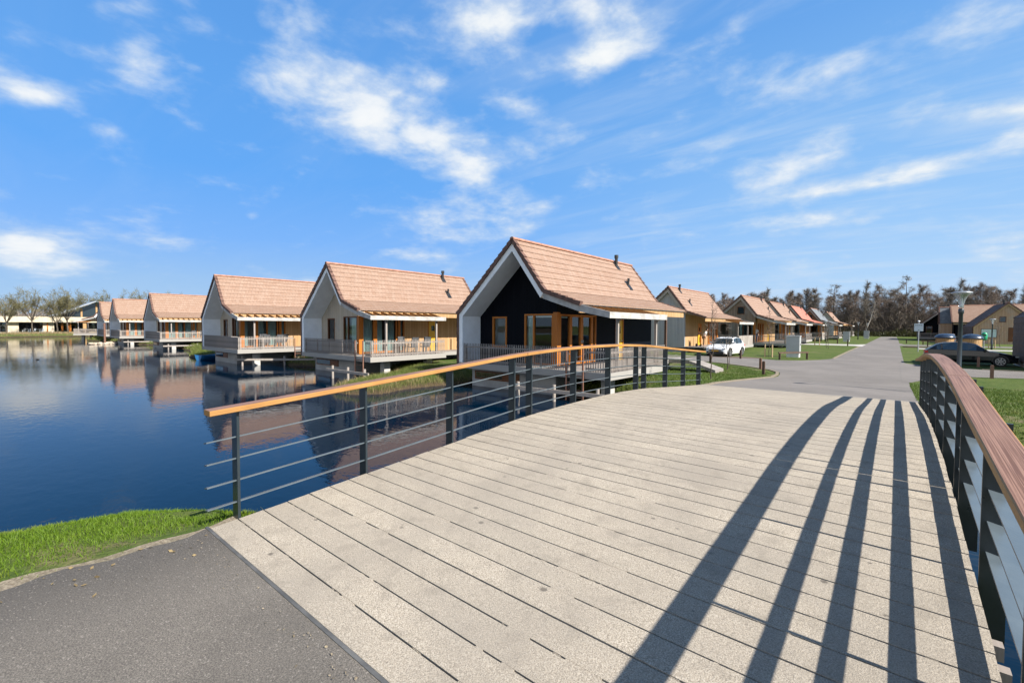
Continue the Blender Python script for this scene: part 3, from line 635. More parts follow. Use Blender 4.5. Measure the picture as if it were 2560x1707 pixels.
for side in (-1, 1):
    xp0, xp1 = (XL-.135, XL-.012) if side < 0 else (XR+.022, XR+.145)
    xr_ = (xp0+xp1)/2; xh = XL-.01 if side < 0 else XR+.01
    for y in POSTS:
        z = prof(y)
        MB().box(xp0, xp1, y-.011, y+.011, z-.42, z+.965).build('post', M['steel'], bridge)
    for a, c in SEG:
        ys = spans(a, c)
        b = MB(); wd = .15; t = .048
        ring = []; L = 0; prev = None
        for y in ys:
            z = prof(y)+.972
            if prev: L += math.hypot(y-prev[0], z-prev[1])
            prev = (y, z); ring.append((y, z, L))
        for (ya, za, la), (yb, zb, lb) in zip(ring, ring[1:]):
            x0, x1 = xh-wd/2, xh+wd/2; cz = .006
            P = lambda y, z: [(x0, y, z+cz), (x0+cz, y, z), (x1-cz, y, z), (x1, y, z+cz), (x1, y, z+t-cz), (x1-cz, y, z+t), (x0+cz, y, z+t), (x0, y, z+t-cz)]
            A, Bq = P(ya, za), P(yb, zb); cum = [0, .008, wd, wd+.01, wd+t, wd+t+.01, 2*wd+t, 2*wd+t+.01, 2*wd+2*t]
            for q in range(8):
                r = (q+1) % 8; b.face([A[q], A[r], Bq[r], Bq[q]], [(la, cum[q]), (la, cum[q+1]), (lb, cum[q+1]), (lb, cum[q])])
        for (y, z, l) in (ring[0], ring[-1]):
            x0, x1 = xh-wd/2, xh+wd/2; b.face([(x0, y, z), (x1, y, z), (x1, y, z+t), (x0, y, z+t)])
        b.build('handrail', M['handrail'], bridge)
        tl = math.tan(R(13))*.036*(1 if side > 0 else -1)
        for hz in (.14, .335, .535, .73):
            b = MB()
            for ya, yb in zip(ys, ys[1:]):
                za, zb = prof(ya)+hz, prof(yb)+hz; x0, x1 = xr_-.036, xr_+.036; t2 = .012
                b.solid([(x0, ya, za-t2+tl), (x1, ya, za-t2-tl), (x1, yb, zb-t2-tl), (x0, yb, zb-t2+tl), (x0, ya, za+tl), (x1, ya, za-tl), (x1, yb, zb-tl), (x0, yb, zb+tl)],
                        [(4, 5, 6, 7), (0, 3, 2, 1), (1, 2, 6, 5), (3, 0, 4, 7)]+([(0, 1, 5, 4)] if ya == ys[0] else [])+([(2, 3, 7, 6)] if yb == ys[-1] else []))
            b.build('rail', M['lightsteel'], bridge)

# ------------------------------------------------------------------ holiday houses
OUT = [(0, -.25), (0, 2.36), (3.5, 5.52), (5.22, 3.23), (6.95, 2.66)]      # outer roof outline, x and height above the floor
LEN = 11.3
def offset_line(pts, d):
    """polyline moved inwards (to the right of travel) by d"""
    out = []
    for i, p in enumerate(pts):
        ns = []
        for a, b2 in ((i-1, i), (i, i+1)):
            if a < 0 or b2 >= len(pts): continue
            v = Vector((pts[b2][0]-pts[a][0], pts[b2][1]-pts[a][1])).normalized(); ns.append(Vector((v.y, -v.x)))
        nn = sum(ns, Vector((0, 0))); nn = nn/(len(ns)); nn = nn/(nn.length_squared)
        out.append((p[0]+nn.x*d, p[1]+nn.y*d))
    return out
def roof_mesh(T, out, y0, y1, m, parent, course=.337, verge=True, start=1, ridge=True):
    """stepped tile courses on every slope of the outline, with verge and ridge tiles"""
    b = MB(T); inner = offset_line(out, .12)
    if len(out) == 5: inner[-1] = (out[-1][0], out[-1][1]-.055)
    top = max(range(len(out)), key=lambda i: out[i][1])
    vbs = [MB(T), MB(T)]
    for i in range(start, len(out)-1):
        p, q = (out[i+1], out[i]) if i+1 <= top else (out[i], out[i+1])      # run from high to low
        pi, qi = (inner[i+1], inner[i]) if i+1 <= top else (inner[i], inner[i+1])
        p, q = Vector(p), Vector(q); L = (q-p).length; d = (q-p)/L; nrm = Vector((d.y, -d.x))
        if nrm.y < 0: nrm = -nrm
        k = max(1, round(L/course)); st = L/k
        for c in range(k):
            a, e = p+d*(c*st-.03), p+d*((c+1)*st); lift = .030
            if c == 0: a = p
            A, B2 = a+nrm*.0, e+nrm*lift; Bl = e-nrm*.01
            for (u, v2, w0, w1) in ((A, B2, c*st, (c+1)*st), (B2, Bl, (c+1)*st, (c+1)*st+.04)):
                b.face([(u.x, y0, u.y), (v2.x, y0, v2.y), (v2.x, y1, v2.y), (u.x, y1, u.y)], [(y0, w0), (y0, w1), (y1, w1), (y1, w0)])
            if verge:
                a2, e2 = p+d*(c*st), p+d*((c+1)*st+.02)
                for vb, ya, yb in ((vbs[0], y0-.05, y0+.14), (vbs[1], y1-.14, y1+.05)):
                    q4 = [a2+nrm*.02, e2+nrm*.065, e2-nrm*.12, a2-nrm*.13]
                    vb.prism([(r.x, r.y) for r in q4], 'y', ya, yb)
    # underside and ends
    poly = [out[i] for i in range(start, len(out))]+[inner[i] for i in range(len(out)-1, start-1, -1)]
    for ya in (y0, y1): b.face([(x, ya, z) for x, z in poly])
    b.face([(out[-1][0], y0, out[-1][1]), (inner[-1][0], y0, inner[-1][1]), (inner[-1][0], y1, inner[-1][1]), (out[-1][0], y1, out[-1][1])])
    b.face([(out[start][0], y0, out[start][1]), (inner[start][0], y0, inner[start][1]), (inner[start][0], y1, inner[start][1]), (out[start][0], y1, out[start][1])])
    for i in range(start, len(out)-1): b.face([(inner[i][0], y0, inner[i][1]), (inner[i][0], y1, inner[i][1]), (inner[i+1][0], y1, inner[i+1][1]), (inner[i+1][0], y0, inner[i+1][1])])
    r = b.build('roof', m, parent, recalc=False)
    if verge:
        for vb in vbs: vb.build('verge', M['verge'], parent)
    if ridge:
        c = MB(T); x, z = out[top]; k = round((y1-y0)/.4); st = (y1-y0+.1)/k
        for j in range(k):
            a = y0-.05+j*st; rr = .11
            arc = [(x+rr*math.cos(t), z-.01+rr*.75*math.sin(t)) for t in np.linspace(-.35, math.pi+.35, 8)]
            c.prism(arc, 'y', a, a+st-.006 if j < k-1 else a+st)
        c.build('ridge', M['ridge'], parent)
    return r
M['barge'] = plain('grey_brown_lining', (.33, .29, .25), .7, .12, 3)
M['ridge'] = plain('ridge_tile', (.42, .215, .145), .7, .2, 4, fine=.3)

def wall_cells(b, axis, d0, d1, a0, a1, z0, z1, holes):
    """wall slab with rectangular openings; axis 'y' lies along x, axis 'x' lies along y"""
    xs = sorted({a0, a1, *[h[0] for h in holes], *[h[1] for h in holes]})
    for xa, xb in zip(xs, xs[1:]):
        if xb <= a0+1e-6 or xa >= a1-1e-6: continue
        hs = sorted([(h[2], h[3]) for h in holes if h[0] <= xa+1e-6 and h[1] >= xb-1e-6]); z = z0
        for ha, hb in hs+[(z1, z1)]:
            if ha > z+1e-4:
                if axis == 'y': b.box(xa, xb, d0, d1, z, ha)
                else: b.box(d0, d1, xa, xb, z, ha)
            z = max(z, hb)
def opening(T, axis, w0, a0, a1, z0, z1, parent, frame, mull=(), curtains=(), rail=None, name='window', fw_=.07, blind=False, panes=True):
    """frame, one pane per light and curtains set in a wall opening; outward is -y for axis 'y' and +x for axis 'x'"""
    mp = (lambda a, d, z: (a, w0-d, z)) if axis == 'y' else (lambda a, d, z: (w0+d, a, z))
    TT = lambda p: T(mp(*p)) if T else mp(*p)
    b = MB(TT)
    b.box(a0, a1, -.09, .025, z1-fw_, z1); b.box(a0, a1, -.09, .03, z0, z0+fw_)
    b.box(a0, a0+fw_, -.09, .025, z0+fw_, z1-fw_); b.box(a1-fw_, a1, -.09, .025, z0+fw_, z1-fw_)
    for mu in mull: b.box(mu-.045, mu+.045, -.08, .015, z0+fw_, z1-fw_)
    if rail: b.box(a0+fw_, a1-fw_, -.07, .01, rail-.04, rail+.04)
    f = b.build(name, frame, parent)
    if panes:
        p = MB(TT); p.face([(a0+fw_, -.045, z0+fw_), (a1-fw_, -.045, z0+fw_), (a1-fw_, -.045, z1-fw_), (a0+fw_, -.045, z1-fw_)]); p.build('pane', M['glass'], f, recalc=False)
    for ca, cb in curtains:
        c = MB(TT); n = max(6, int((cb-ca)/.022)); pr = None
        for i in range(n+1):
            a = ca+(cb-ca)*i/n; d = -.17+.022*math.sin(i*1.55)+.012*math.sin(i*.61)
            if pr: c.face([(pr[0], pr[1], z0+.05), (a, d, z0+.05), (a, d, z1-.04), (pr[0], pr[1], z1-.04)])
            pr = (a, d)
        c.build('curtain', M['curtain'], f, smooth=True, recalc=False)
    if blind:
        c = MB(TT); c.box(a0+fw_+.02, a1-fw_-.02, -.14, -.10, z1-.16, z1-.09); c.build('blind', M['white'], f)
    return f
def railing(T, p, q, parent, zb=.0, h=.93, gap=.105, skip=None, wide=.03, m=None):
    b = MB(T); p, q = Vector(p), Vector(q); L = (q-p).length; d = (q-p)/L; k = int(L/gap); nn = Vector((-d.y, d.x))
    for i in range(k+1):
        c = p+d*(L*i/k); w2 = wide
        if skip and skip[0] < L*i/k < skip[1]: continue
        b.bar((c.x, c.y, zb+.01), (c.x, c.y, zb+h), w2, .022, upv=(nn.x, nn.y, 0))
    for z in (.13, .76):
        for a, e in (([(0, skip[0]), (skip[1], L)]) if skip else [(0, L)]):
            A, B2 = p+d*a+nn*.03, p+d*e+nn*.03; b.bar((A.x, A.y, zb+z), (B2.x, B2.y, zb+z), .035, .065)
    for i in range(int(L/1.5)+1):
        c = p+d*min(L, i*1.5+.05)+nn*.06; b.bar((c.x, c.y, zb), (c.x, c.y, zb+h-.08), .06, .06)
    return b.build('railing', m or M['picket'], parent)

def house(loc, rz, label, gable='gable_wood', side='honey', roofm='tile', mirror_y=False, mirror_x=False, water=True, ladder=None, chim=True, french=True, closed=False, door='yellow',
          frame='brownframe', deckback=True, ramp=False, group='holiday houses', attic=False, closed_rail=False, tube=True):
    root = empty('holiday_house', loc, rz, label, 'house', group)
    def T(p):
        x, y, z = p
        if mirror_y: y = LEN-y
        if mirror_x: x = 8.2-x
        return (x, y, z)
    inner = offset_line(OUT, .12); lin = offset_line(OUT, .36)
    roof = roof_mesh(T, OUT, 0, LEN, M[roofm], root)
    # tile-hung outer side wall and its edge
    b = MB(T)
    for c in range(8):
        z1 = 2.36-c*.337; z0 = max(-.25, z1-.337)
        if z1 <= -.24: break
        b.face([(-.005, 0, z1), (-.035, 0, z0), (-.035, LEN, z0), (-.005, LEN, z1)], [(0, z1), (0, z0), (LEN, z0), (LEN, z1)])
        b.face([(-.035, 0, z0), (.0, 0, z0), (.0, LEN, z0), (-.035, LEN, z0)], [(0, z0), (0, z0-.03), (LEN, z0-.03), (LEN, z0)])
    b.box(0, .12, 0, LEN, -.25, 2.3)
    b.build('side_wall', M['tile_wall'] if roofm != 'tile_grey' else M['tile_grey'], root, recalc=False)
    # white lining: shell between tile and room, front edge shows as the barge board
    b = MB(T); z0 = 2
    shell = [(.121, -.25)]+inner[1:]; sh2 = [(.36, -.25)]+lin[1:]
    for i in range(len(shell)-2):
        b.prism([shell[i], shell[i+1], sh2[i+1], sh2[i]], 'y', .03, LEN-.03)
    b.prism([shell[-2], (6.9, OUT[-1][1]-.06), (6.9, OUT[-1][1]-.08), (shell[-2][0], shell[-2][1]-.03)], 'y', .03, LEN-.03)
    b.build('lining', M['white' if tube and water else 'barge'], root)
    b = MB(T)      # barge board carried on as the end rafter of the pergola
    e0, e1 = (6.9, 2.60), (8.2, 2.29)
    for ya in (.02,): b.prism([e0, e1, (8.2, 2.06), (6.9, 2.32)], 'y', ya, ya+.07)
    b.prism([inner[3], (6.9, 2.60), (6.9, 2.32), (inner[3][0], inner[3][1]-.25)], 'y', .021, .09)
    b.build('barge_board', M['fascia'], root)
    # gable walls
    YW = 1.25 if tube else .3; XW = 5.0
    xs_in = .361
    def under(x):
        pts = lin
        for a, c in zip(pts[1:], pts[2:]):
            if a[0] <= x <= c[0]: return a[1]+(c[1]-a[1])*(x-a[0])/(c[0]-a[0])
        return pts[-1][1]
    w1 = (1.2, 2.12, .72, 2.2); w2 = (3.2, 4.80, .03, 2.3)
    zl = 2.36; zs = lin[1][1]
    top = [(xs_in, zl)]+([(xs_in, lin[1][1])] if lin[1][1] > zl+.01 else [])+[(lin[2][0], lin[2][1]+.02)]+[(lin[3][0], lin[3][1]+.02) if lin[3][0] < XW else (XW, under(XW)), (XW, under(XW)), (XW, zl)]
    tp = []
    for p in top:
        if not tp or abs(p[0]-tp[-1][0])+abs(p[1]-tp[-1][1]) > 1e-3: tp.append(p)
    b = MB(T); wall_cells(b, 'y', YW, YW+.15, xs_in, XW-.2, 0, zl, [w1, w2]); b.prism(tp, 'y', YW, YW+.15)
    b.build('gable_wall', M[gable], root)
    b = MB(T); ybk = LEN-.28
    b.prism([(xs_in, -.1)]+[(xs_in, max(lin[1][1], .5))]+[(lin[2][0], lin[2][1]+.02), (min(lin[3][0], XW), lin[3][1]+.02), (XW, under(XW)), (XW, -.1)], 'y', ybk-.15, ybk)
    b.build('gable_wall', M[gable], root)
    # side wall with openings
    s1 = (1.46, 2.30, .05, 2.28); s2 = (2.30, 4.18, .03, 2.28); s3 = (4.18, 4.55, .05, 2.28); dr = (6.55, 7.45, .0, 2.13)
    b = MB(T); wall_cells(b, 'x', XW-.15, XW, 1.4, ybk-.15, 0, under(XW)-.01, [s1, s2, s3, dr]); b.build('wall', M[side], root)
    b = MB(T).box(XW-.2, XW+.02, YW-.02, YW+.21, 0, 2.36); b.build('corner_post', M['orange'], root)
    fr = M[frame]
    opening(T, 'y', YW, *w1, root, fr, fw_=.085)
    opening(T, 'y', YW, *w2, root, fr, mull=(3.72,), curtains=((3.3, 3.56), (4.60, 4.72)) if not closed else ((3.3, 3.5), (3.9, 4.72)), blind=french)
    fo = M['orange']
    opening(T, 'x', XW, *s1, root, fo, curtains=((1.55, 1.78),) if not closed else ((1.55, 2.24),), blind=french)
    if french:
        d1 = opening(T, 'x', XW, 2.30, 3.24, .03, 2.28, root, fo, name='glazed_door', fw_=.11); d2 = opening(T, 'x', XW, 3.24, 4.18, .03, 2.28, root, fo, name='glazed_door', fw_=.11)
        for a, dd in ((3.18, d1), (3.30, d2)): MB(lambda p: T((XW+.04+p[1], a+p[0], 1.05+p[2]))).box(-.012, .012, -.02, .03, -.06, .06).build('handle', M['galv'], dd)
    else:
        opening(T, 'x', XW, *s2, root, fo, mull=(2.45, 3.15, 3.95), curtains=((2.56, 2.95), (3.3, 3.85)), name='glazed_door', fw_=.1)
    opening(T, 'x', XW, *s3, root, fo, curtains=((4.26, 4.48),))
    TD = lambda p: T((XW+p[0], p[1], p[2]))
    b = MB(TD).box(-.06, -.02, dr[0]+.06, dr[1]-.06, .0, 2.07); d = b.build('door', M[door], root)
    b = MB(TD); b.box(-.1, .02, dr[0], dr[0]+.06, 0, 2.13); b.box(-.1, .02, dr[1]-.06, dr[1], 0, 2.13); b.box(-.1, .02, dr[0]+.06, dr[1]-.06, 2.07, 2.13); b.build('door_frame', M[door if door != 'yellow' else 'orange'], d)
    b = MB(TD).box(-.019, -.012, 6.86, 7.14, 1.38, 1.74); b.build('pane', M['carglass'], d)
    b = MB(TD); b.box(-.02, .03, 7.26, 7.29, .98, 1.02); b.box(.03, .045, 7.16, 7.30, .985, 1.015); b.build('handle', M['galv'], d)
    # floor inside
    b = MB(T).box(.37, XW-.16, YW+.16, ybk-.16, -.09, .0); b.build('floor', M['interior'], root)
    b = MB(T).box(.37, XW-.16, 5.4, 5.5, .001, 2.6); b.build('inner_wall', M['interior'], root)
    # deck
    yb = 5.35; hb = ybk if deckback else yb
    b = MB(T); b.box(.37, 8.14, .05, YW-.03, -.08, 0); b.box(XW+.03, 8.14, YW-.03, yb, -.08, 0)
    if deckback: b.box(XW+.03, 6.86, yb, hb, -.08, 0)
    dk = b.build('deck', M['deckwood'], root)
    b = MB(T); b.box(.0, 8.2, -.0, .05, -.26, .012); b.box(8.145, 8.2, .05, yb, -.26, .012); b.box(6.9, 8.2, yb, yb+.05, -.26, .012)
    if deckback: b.box(6.865, 6.91, yb+.05, hb, -.22, .008)
    b.build('deck_edge', M['deckfascia'], root)
    b = MB(T); b.box(.1, 8.1, .1, yb-.05, -.20, -.10); b.build('deck_joists', M['darkwood'], root)
    sk = {'front': (6.75, 7.6), 'H0': (6.35, 7.15)}.get(ladder)
    if closed_rail:
        b = MB(T)
        for i in range(38): b.box(8.12, 8.15, .1+i*.138, .1+i*.138+.132, .02, .95)
        b.build('railing', M['picket'], root)
        railing(T, (4.2, .06), (8.1, .06), root)
    else:
        railing(T, (.45, .07), (8.13, .07), root, skip=(sk[0]-.45, sk[1]-.45) if sk else None)
        railing(T, (8.13, .16), (8.13, yb-.05), root, skip=(3.7, 4.45) if ladder == 'side' else None)
    if ladder:
        b = MB(T)
        if ladder == 'side':
            for y in (3.9, 4.6): b.bar((8.26, y, -1.1), (8.26, y, .75), .05, .05)
            for i in range(5): b.bar((8.26, 3.9, -.95+i*.27), (8.26, 4.6, -.95+i*.27), .03, .03)
        else:
            x0, x1 = sk; x0 += .02; x1 -= .02
            for x in (x0, x1): b.bar((x, -.07, -1.15), (x, -.07, .92), .055, .055)
            for i in range(4): b.bar((x0, -.07, -1.0+i*.28), (x1, -.07, -1.0+i*.28), .03, .03)
        b.build('ladder', M['rust'], root)
        if ladder == 'H0':
            b = MB(T); pr = None
            for i in range(13):
                t = i/12; q = (sk[0]+(sk[1]-sk[0])*t, .06, .72-.16*4*t*(1-t))
                if pr: b.bar(pr, q, .014, .014)
                pr = q
            b.build('chain', M['galv'], root)
    # pergola and eave
    y1 = 5.4
    b = MB(T).box(8.15, 8.2, .09, y1, 2.06, 2.29); b.build('pergola_beam', M['fascia'], root)
    for i in range(10):
        y = .55+i*.515
        MB(T).bar((6.86, y, 2.49), (8.148, y, 2.19), .05, .15).build('rafter', M['rafter'], root)
    b = MB(T).box(6.80, 6.85, .1, LEN-.12, 2.28, 2.57); b.build('eave_beam', M['honey'], root)
    for y in (1.2, 4.85):
        p = MB(T); p.box(7.85, 7.95, y-.05, y+.05, 0, 2.12); p.bar((7.93, y, 1.95), (8.1, y, 2.1), .05, .05); p.build('post', M['greypost'], root)
    MB(T).box(6.78, 6.89, 8.6, 8.71, -1.0 if not water else -.2, 2.14).build('post', M['darkwood'], root)
    if not deckback or True: MB(T).box(6.74, 6.93, 8.56, 8.75, -.35, -.2).build('post_foot', M['concrete'], root)
    # substructure
    b = MB(T).box(.15, 5.2, .9, LEN-.4, -2.2 if water else -1.6, -.262); b.build('basement', M['basement'], root)
    bw = opening(T, 'y', .895 if True else 0, .36, 3.2, -.84, -.44, root, M['brownframe'], mull=(2.2,), name='basement_window', panes=False, fw_=.06)
    MB(T).box(.43, 2.14, .87, .885, -.77, -.51).build('pane', M['carglass'], bw); MB(T).box(2.26, 3.13, .87, .885, -.77, -.51).build('panel', M['brownframe'], bw)
    for x, y in ((7.35, 1.5), (7.35, 4.6)): MB(T).box(x-.2, x+.2, y-.2, y+.2, -2.2 if water else -1.3, -.262).build('column', M['concrete'], root)
    if deckback: MB(T).box(6.3, 6.7, 9.2, 9.6, -2.2 if water else -1.3, -.222).build('column', M['concrete'], root)
    if chim:
        for (x, y, r, h) in ((3.72, 9.0, .085, .62), (4.62, 8.75, .05, .42)):
            z = np.interp(x, [3.5, 5.22], [5.52, 3.21]); b = MB(T)
            b.cyl((x, y, z-.15), (x, y, z+h), r, n=12); b.cyl((x, y, z+h-.16), (x, y, z+h+.02), r*1.35, n=12)
            if r < .06: b.cyl((x, y-.02, z+.12), (x-.02, y-.25, z+.34), .012, n=6)
            b.prism([(x-.16, z+.30), (x+.2, z-.18), (x+.2, z-.24), (x-.16, z+.24)], 'y', y-.17, y+.17)
            b.build('chimney', M['black'], roof)
    if attic:
        yy = ybk if mirror_y else YW
        TA = (lambda p: T((p[0], LEN-p[1], p[2])) ) if mirror_y else T
        opening(TA, 'y', LEN-ybk if mirror_y else YW, 3.05, 3.85, 3.3, 4.2, root, M['brownframe'], panes=False, fw_=.08)
        MB(TA).box(3.12, 3.78, (LEN-ybk if mirror_y else YW)-.03, (LEN-ybk if mirror_y else YW)-.012, 3.37, 4.13).build('pane', M['carglass'], root)
    if ramp:
        b = MB(T); b.box(6.93, 8.0, 8.9, 10.3, -.16, -.004); b.prism([(8.0, -.16), (8.0, -.004), (9.3, -.42), (9.3, -.58)], 'y', 8.9, 10.3); b.build('ramp', M['deckwood'], root)
    return root

FL = 1.2
H0 = house((-16.25, 15.1, FL), R(-.3), 'navy clad house with white lined gable and yellow door, right behind the bridge railing', gable='navy', side='navy', ladder='H0', ramp=True, frame='orange', group='waterside houses')
H1 = house((-29.95, 13.9, FL), R(-.3), 'honey timber house with a yellow door and a ladder at its gable deck', ladder='front', french=False, closed=True, group='waterside houses')
H2 = house((-43.25, 12.0, FL), R(-1.0), 'honey timber house with brown ladder on its sunny terrace side, beside the blue boat', ladder='side', french=False, chim=False, group='waterside houses', door='honey')
H3 = house((-73.2, 14.0, FL), R(-1.0), 'waterside house just beyond the blue boat, with furnished terrace and orange posts', french=False, chim=False, group='waterside houses', closed=True, door='honey')
def again(src, loc, rz, label, group):
    c = copy_tree(src); c.location = loc; c.rotation_euler = (0, 0, rz); c['label'] = label; c['group'] = group; return c
H4 = again(H3, (-92.4, 13.5, FL), R(-1.0), 'middle house of the three small far ones along the water, brown pole before it', 'waterside houses')
H5 = again(H3, (-107.2, 14.0, FL), R(-1.0), 'partly hidden waterside house beside the rust brown mooring pole and pale stones', 'waterside houses')
H6 = house((-113.5, 11.6, FL), R(62), 'navy waterside house with white verge, roof sweeping down towards the long pavilion', gable='navy', side='navy', mirror_x=True, door='orange_door', french=False, group='waterside houses', frame='orange')
HB = house((-19.76, 41.6, FL-.05), R(-.5), 'grey weathered cabin with a person on its porch, behind the white car', gable='grey_wood', side='honey', mirror_y=True, water=False, group='roadside houses', ramp=False, closed_rail=True, closed=True, door='orange_door')
HC = house((-17.5, 58.0, FL-.05), R(-.5), 'brown timber cabin with small attic window and railed terrace under the gable', gable='brown_wood', side='honey', water=False, attic=True, group='roadside houses', frame='brownframe', tube=False)
HD = house((-17.8, 75.0, FL-.05), R(-.5), 'cabin whose plain salmon roof shows right behind the attic window cabin', gable='brown_wood', side='brown_wood', water=False, group='roadside houses', tube=False)
HE = house((-17.6, 91.0, FL-.05), R(-.5), 'red roofed cabin with grey plank terrace, between the salmon and grey roofs', gable='red_wood', side='red_wood', roofm='tile_red', water=False, group='roadside houses', closed_rail=True, tube=False)
HF = house((-16.4, 104.5, FL-.05), R(-.5), 'red brown cabin with bluish grey roof and attic window, beside the tall street lamp', gable='red_wood', side='honey', roofm='tile_grey', water=False, attic=True, group='roadside houses', chim=True, tube=False)
HG = house((-16.4, 131.0, FL-.05), R(-.5), 'farthest cabin on the left of the road, pale gable and long low porch roof', gable='grey_wood', side='honey', mirror_y=True, water=False, group='roadside houses', chim=True)

# ------------------------------------------------------------------ houses right of the road
def wide_house():
    r = empty('holiday_house', (8.58, 96, .9), R(1), 'brown tiled timber gable house with wide curtained window, right of the near lamp', 'house', 'houses right of the road')
    out = [(0, 0), (0, 2.25), (3.6, 5.75), (6.6, 2.9)]
    roof_mesh(None, out, 0, 11, M['tile_dark'], r)
    inner = offset_line(out, .12)
    b = MB()
    for c in range(7): b.face([(-.005, 0, 2.25-c*.33), (-.03, 0, 1.92-c*.33), (-.03, 11, 1.92-c*.33), (-.005, 11, 2.25-c*.33)], [(0, c*.337), (0, c*.337+.337), (11, c*.337+.337), (11, c*.337)])
    b.box(0, .15, .1, 11, -.3, 2.2); b.build('side_wall', M['tile_dark'], r, recalc=False)
    lin = offset_line(out, .30); b = MB()
    for i in (0, 1, 2): b.prism([inner[i], inner[i+1], lin[i+1], lin[i]], 'y', .02, .10)
    b.build('barge_board', M['palewood'], r)
    MB().prism([(.15, -.3), (.15, lin[1][1]), lin[2], (6.4, 2.75), (6.4, -.3)], 'y', .25, .4).build('gable_wall', M['honey2'], r)
    MB().box(.2, 6.4, 10.6, 10.75, -.3, 2.3).build('wall', M['honey2'], r)
    f = opening(None, 'y', .245, 0.9, 2.6, .65, 1.95, r, M['brownframe'], mull=(2.05,), panes=False)
    MB().box(.98, 2.0, .21, .232, .72, 1.88).build('pane', M['curtain'], f); MB().box(2.1, 2.52, .21, .232, .72, 1.88).build('pane', M['curtain'], f)
    f = opening(None, 'y', .245, 2.75, 3.45, 2.9, 3.75, r, M['brownframe'], panes=False); MB().box(2.83, 3.37, .21, .232, 2.97, 3.68).build('pane', M['carglass'], f)
    MB().box(3.7, 4.6, .2, .248, .1, 2.15).build('door', M['brownframe'], r)
    b = MB().cyl((3.4, 2, 5.3), (3.4, 2, 6.15), .12); b.cyl((3.4, 2, 6.0), (3.4, 2, 6.2), .17); b.build('chimney', M['black'], r)
    return r
M['honey2'] = boards('mellow_cladding', (.40, .255, .16), (.52, .37, .26), .16, groove=.08, stain=(.37, .33, .29))
HR1 = wide_house()
def cross_house():
    r = empty('holiday_house', (7.2, 109, 1.2), 0, 'house with its bright salmon roof slope facing the road, navy wall under the eave', 'house', 'houses right of the road')
    # ridge along x: outline in (y, z) turned by a transform
    T = lambda p: (p[1], p[0], p[2])
    out = [(0, 2.3), (0, 2.75), (4.6, 5.75), (9.2, 2.6)]
    roof_mesh(T, out, 0, 26, M['tile'], r)
    MB().box(.3, 25.7, .5, .7, -.3, 2.9).build('wall', M['navy'], r)
    MB(T).prism([(.5, -.3), (.5, 2.9), (4.6, 5.55), (8.8, 2.7), (8.8, -.3)], 'y', .35, .5).build('gable_wall', M['navy'], r)
    MB().box(.2, 25.8, .12, .16, 2.35, 2.6).build('eave_beam', M['palewood'], r)
    f = opening(None, 'y', .495, 1.6, 3.2, .9, 2.0, r, M['brownframe'], panes=False); MB().box(1.7, 3.1, .46, .48, 1, 1.9).build('pane', M['carglass'], f)
    return r
cross_house()
def annex():
    r = empty('timber_annex', (5.9, 113, 1.1), 0, 'narrow timber annex with steep grey tiled roof, left of the salmon roof', 'annex', 'houses right of the road')
    T = lambda p: (p[1], p[0], p[2])
    MB(T).prism([(0, -.3), (0, 2.6), (3, 2.6), (3, -.3)], 'y', 0, 1.9).build('wall', M['honey2'], r)
    roof_mesh(T, [(-.2, 2.4), (-.2, 2.65), (1.5, 5.6), (3.2, 2.6)], -.1, 2.0, M['tile_grey'], r)
    return r
annex()
HR3 = house((3.0, 118, 1.1), R(-4), 'navy house with pale framed gable at the edge of the wood, right of the sign', gable='navy', side='navy', roofm='tile_grey', water=False, group='houses right of the road', chim=False)
def dark_house():
    r = empty('holiday_house', (5.78, 36.6, .75), 0, 'dark brown tile clad house at the right picture edge, beside the black car', 'house', 'houses right of the road')
    out = [(0, -.1), (0, 2.85), (3.6, 6.2), (8.0, 2.6)]
    L = 6.9
    roof_mesh(None, out, 0, L, M['tile_dark'], r)
    b = MB()
    for c in range(9):
        z1 = 2.85-c*.337; z0 = max(.2, z1-.337)
        b.face([(-.005, 0, z1), (-.04, 0, z0), (-.04, L, z0), (-.005, L, z1)], [(0, z1), (0, z0), (L, z0), (L, z1)]); b.face([(-.04, 0, z0), (0, 0, z0), (0, L, z0), (-.04, L, z0)])
    b.box(0, .2, .05, L-.02, .19, 2.75); b.build('side_wall', M['tile_dark'], r, recalc=False)
    MB().box(.03, 7.7, .1, L-.1, -.4, .19).build('plinth', M['concrete'], r)
    for y in (.15, L-.3): MB().prism([(.2, .2), (.2, 2.75), (3.6, 6.05), (7.6, 2.75), (7.6, .2)], 'y', y, y+.15).build('gable_wall', M['brown_wood'], r)
    MB().box(7.45, 7.6, .3, L-.3, .2, 2.5).build('wall', M['brown_wood'], r)
    return r
dark_house()

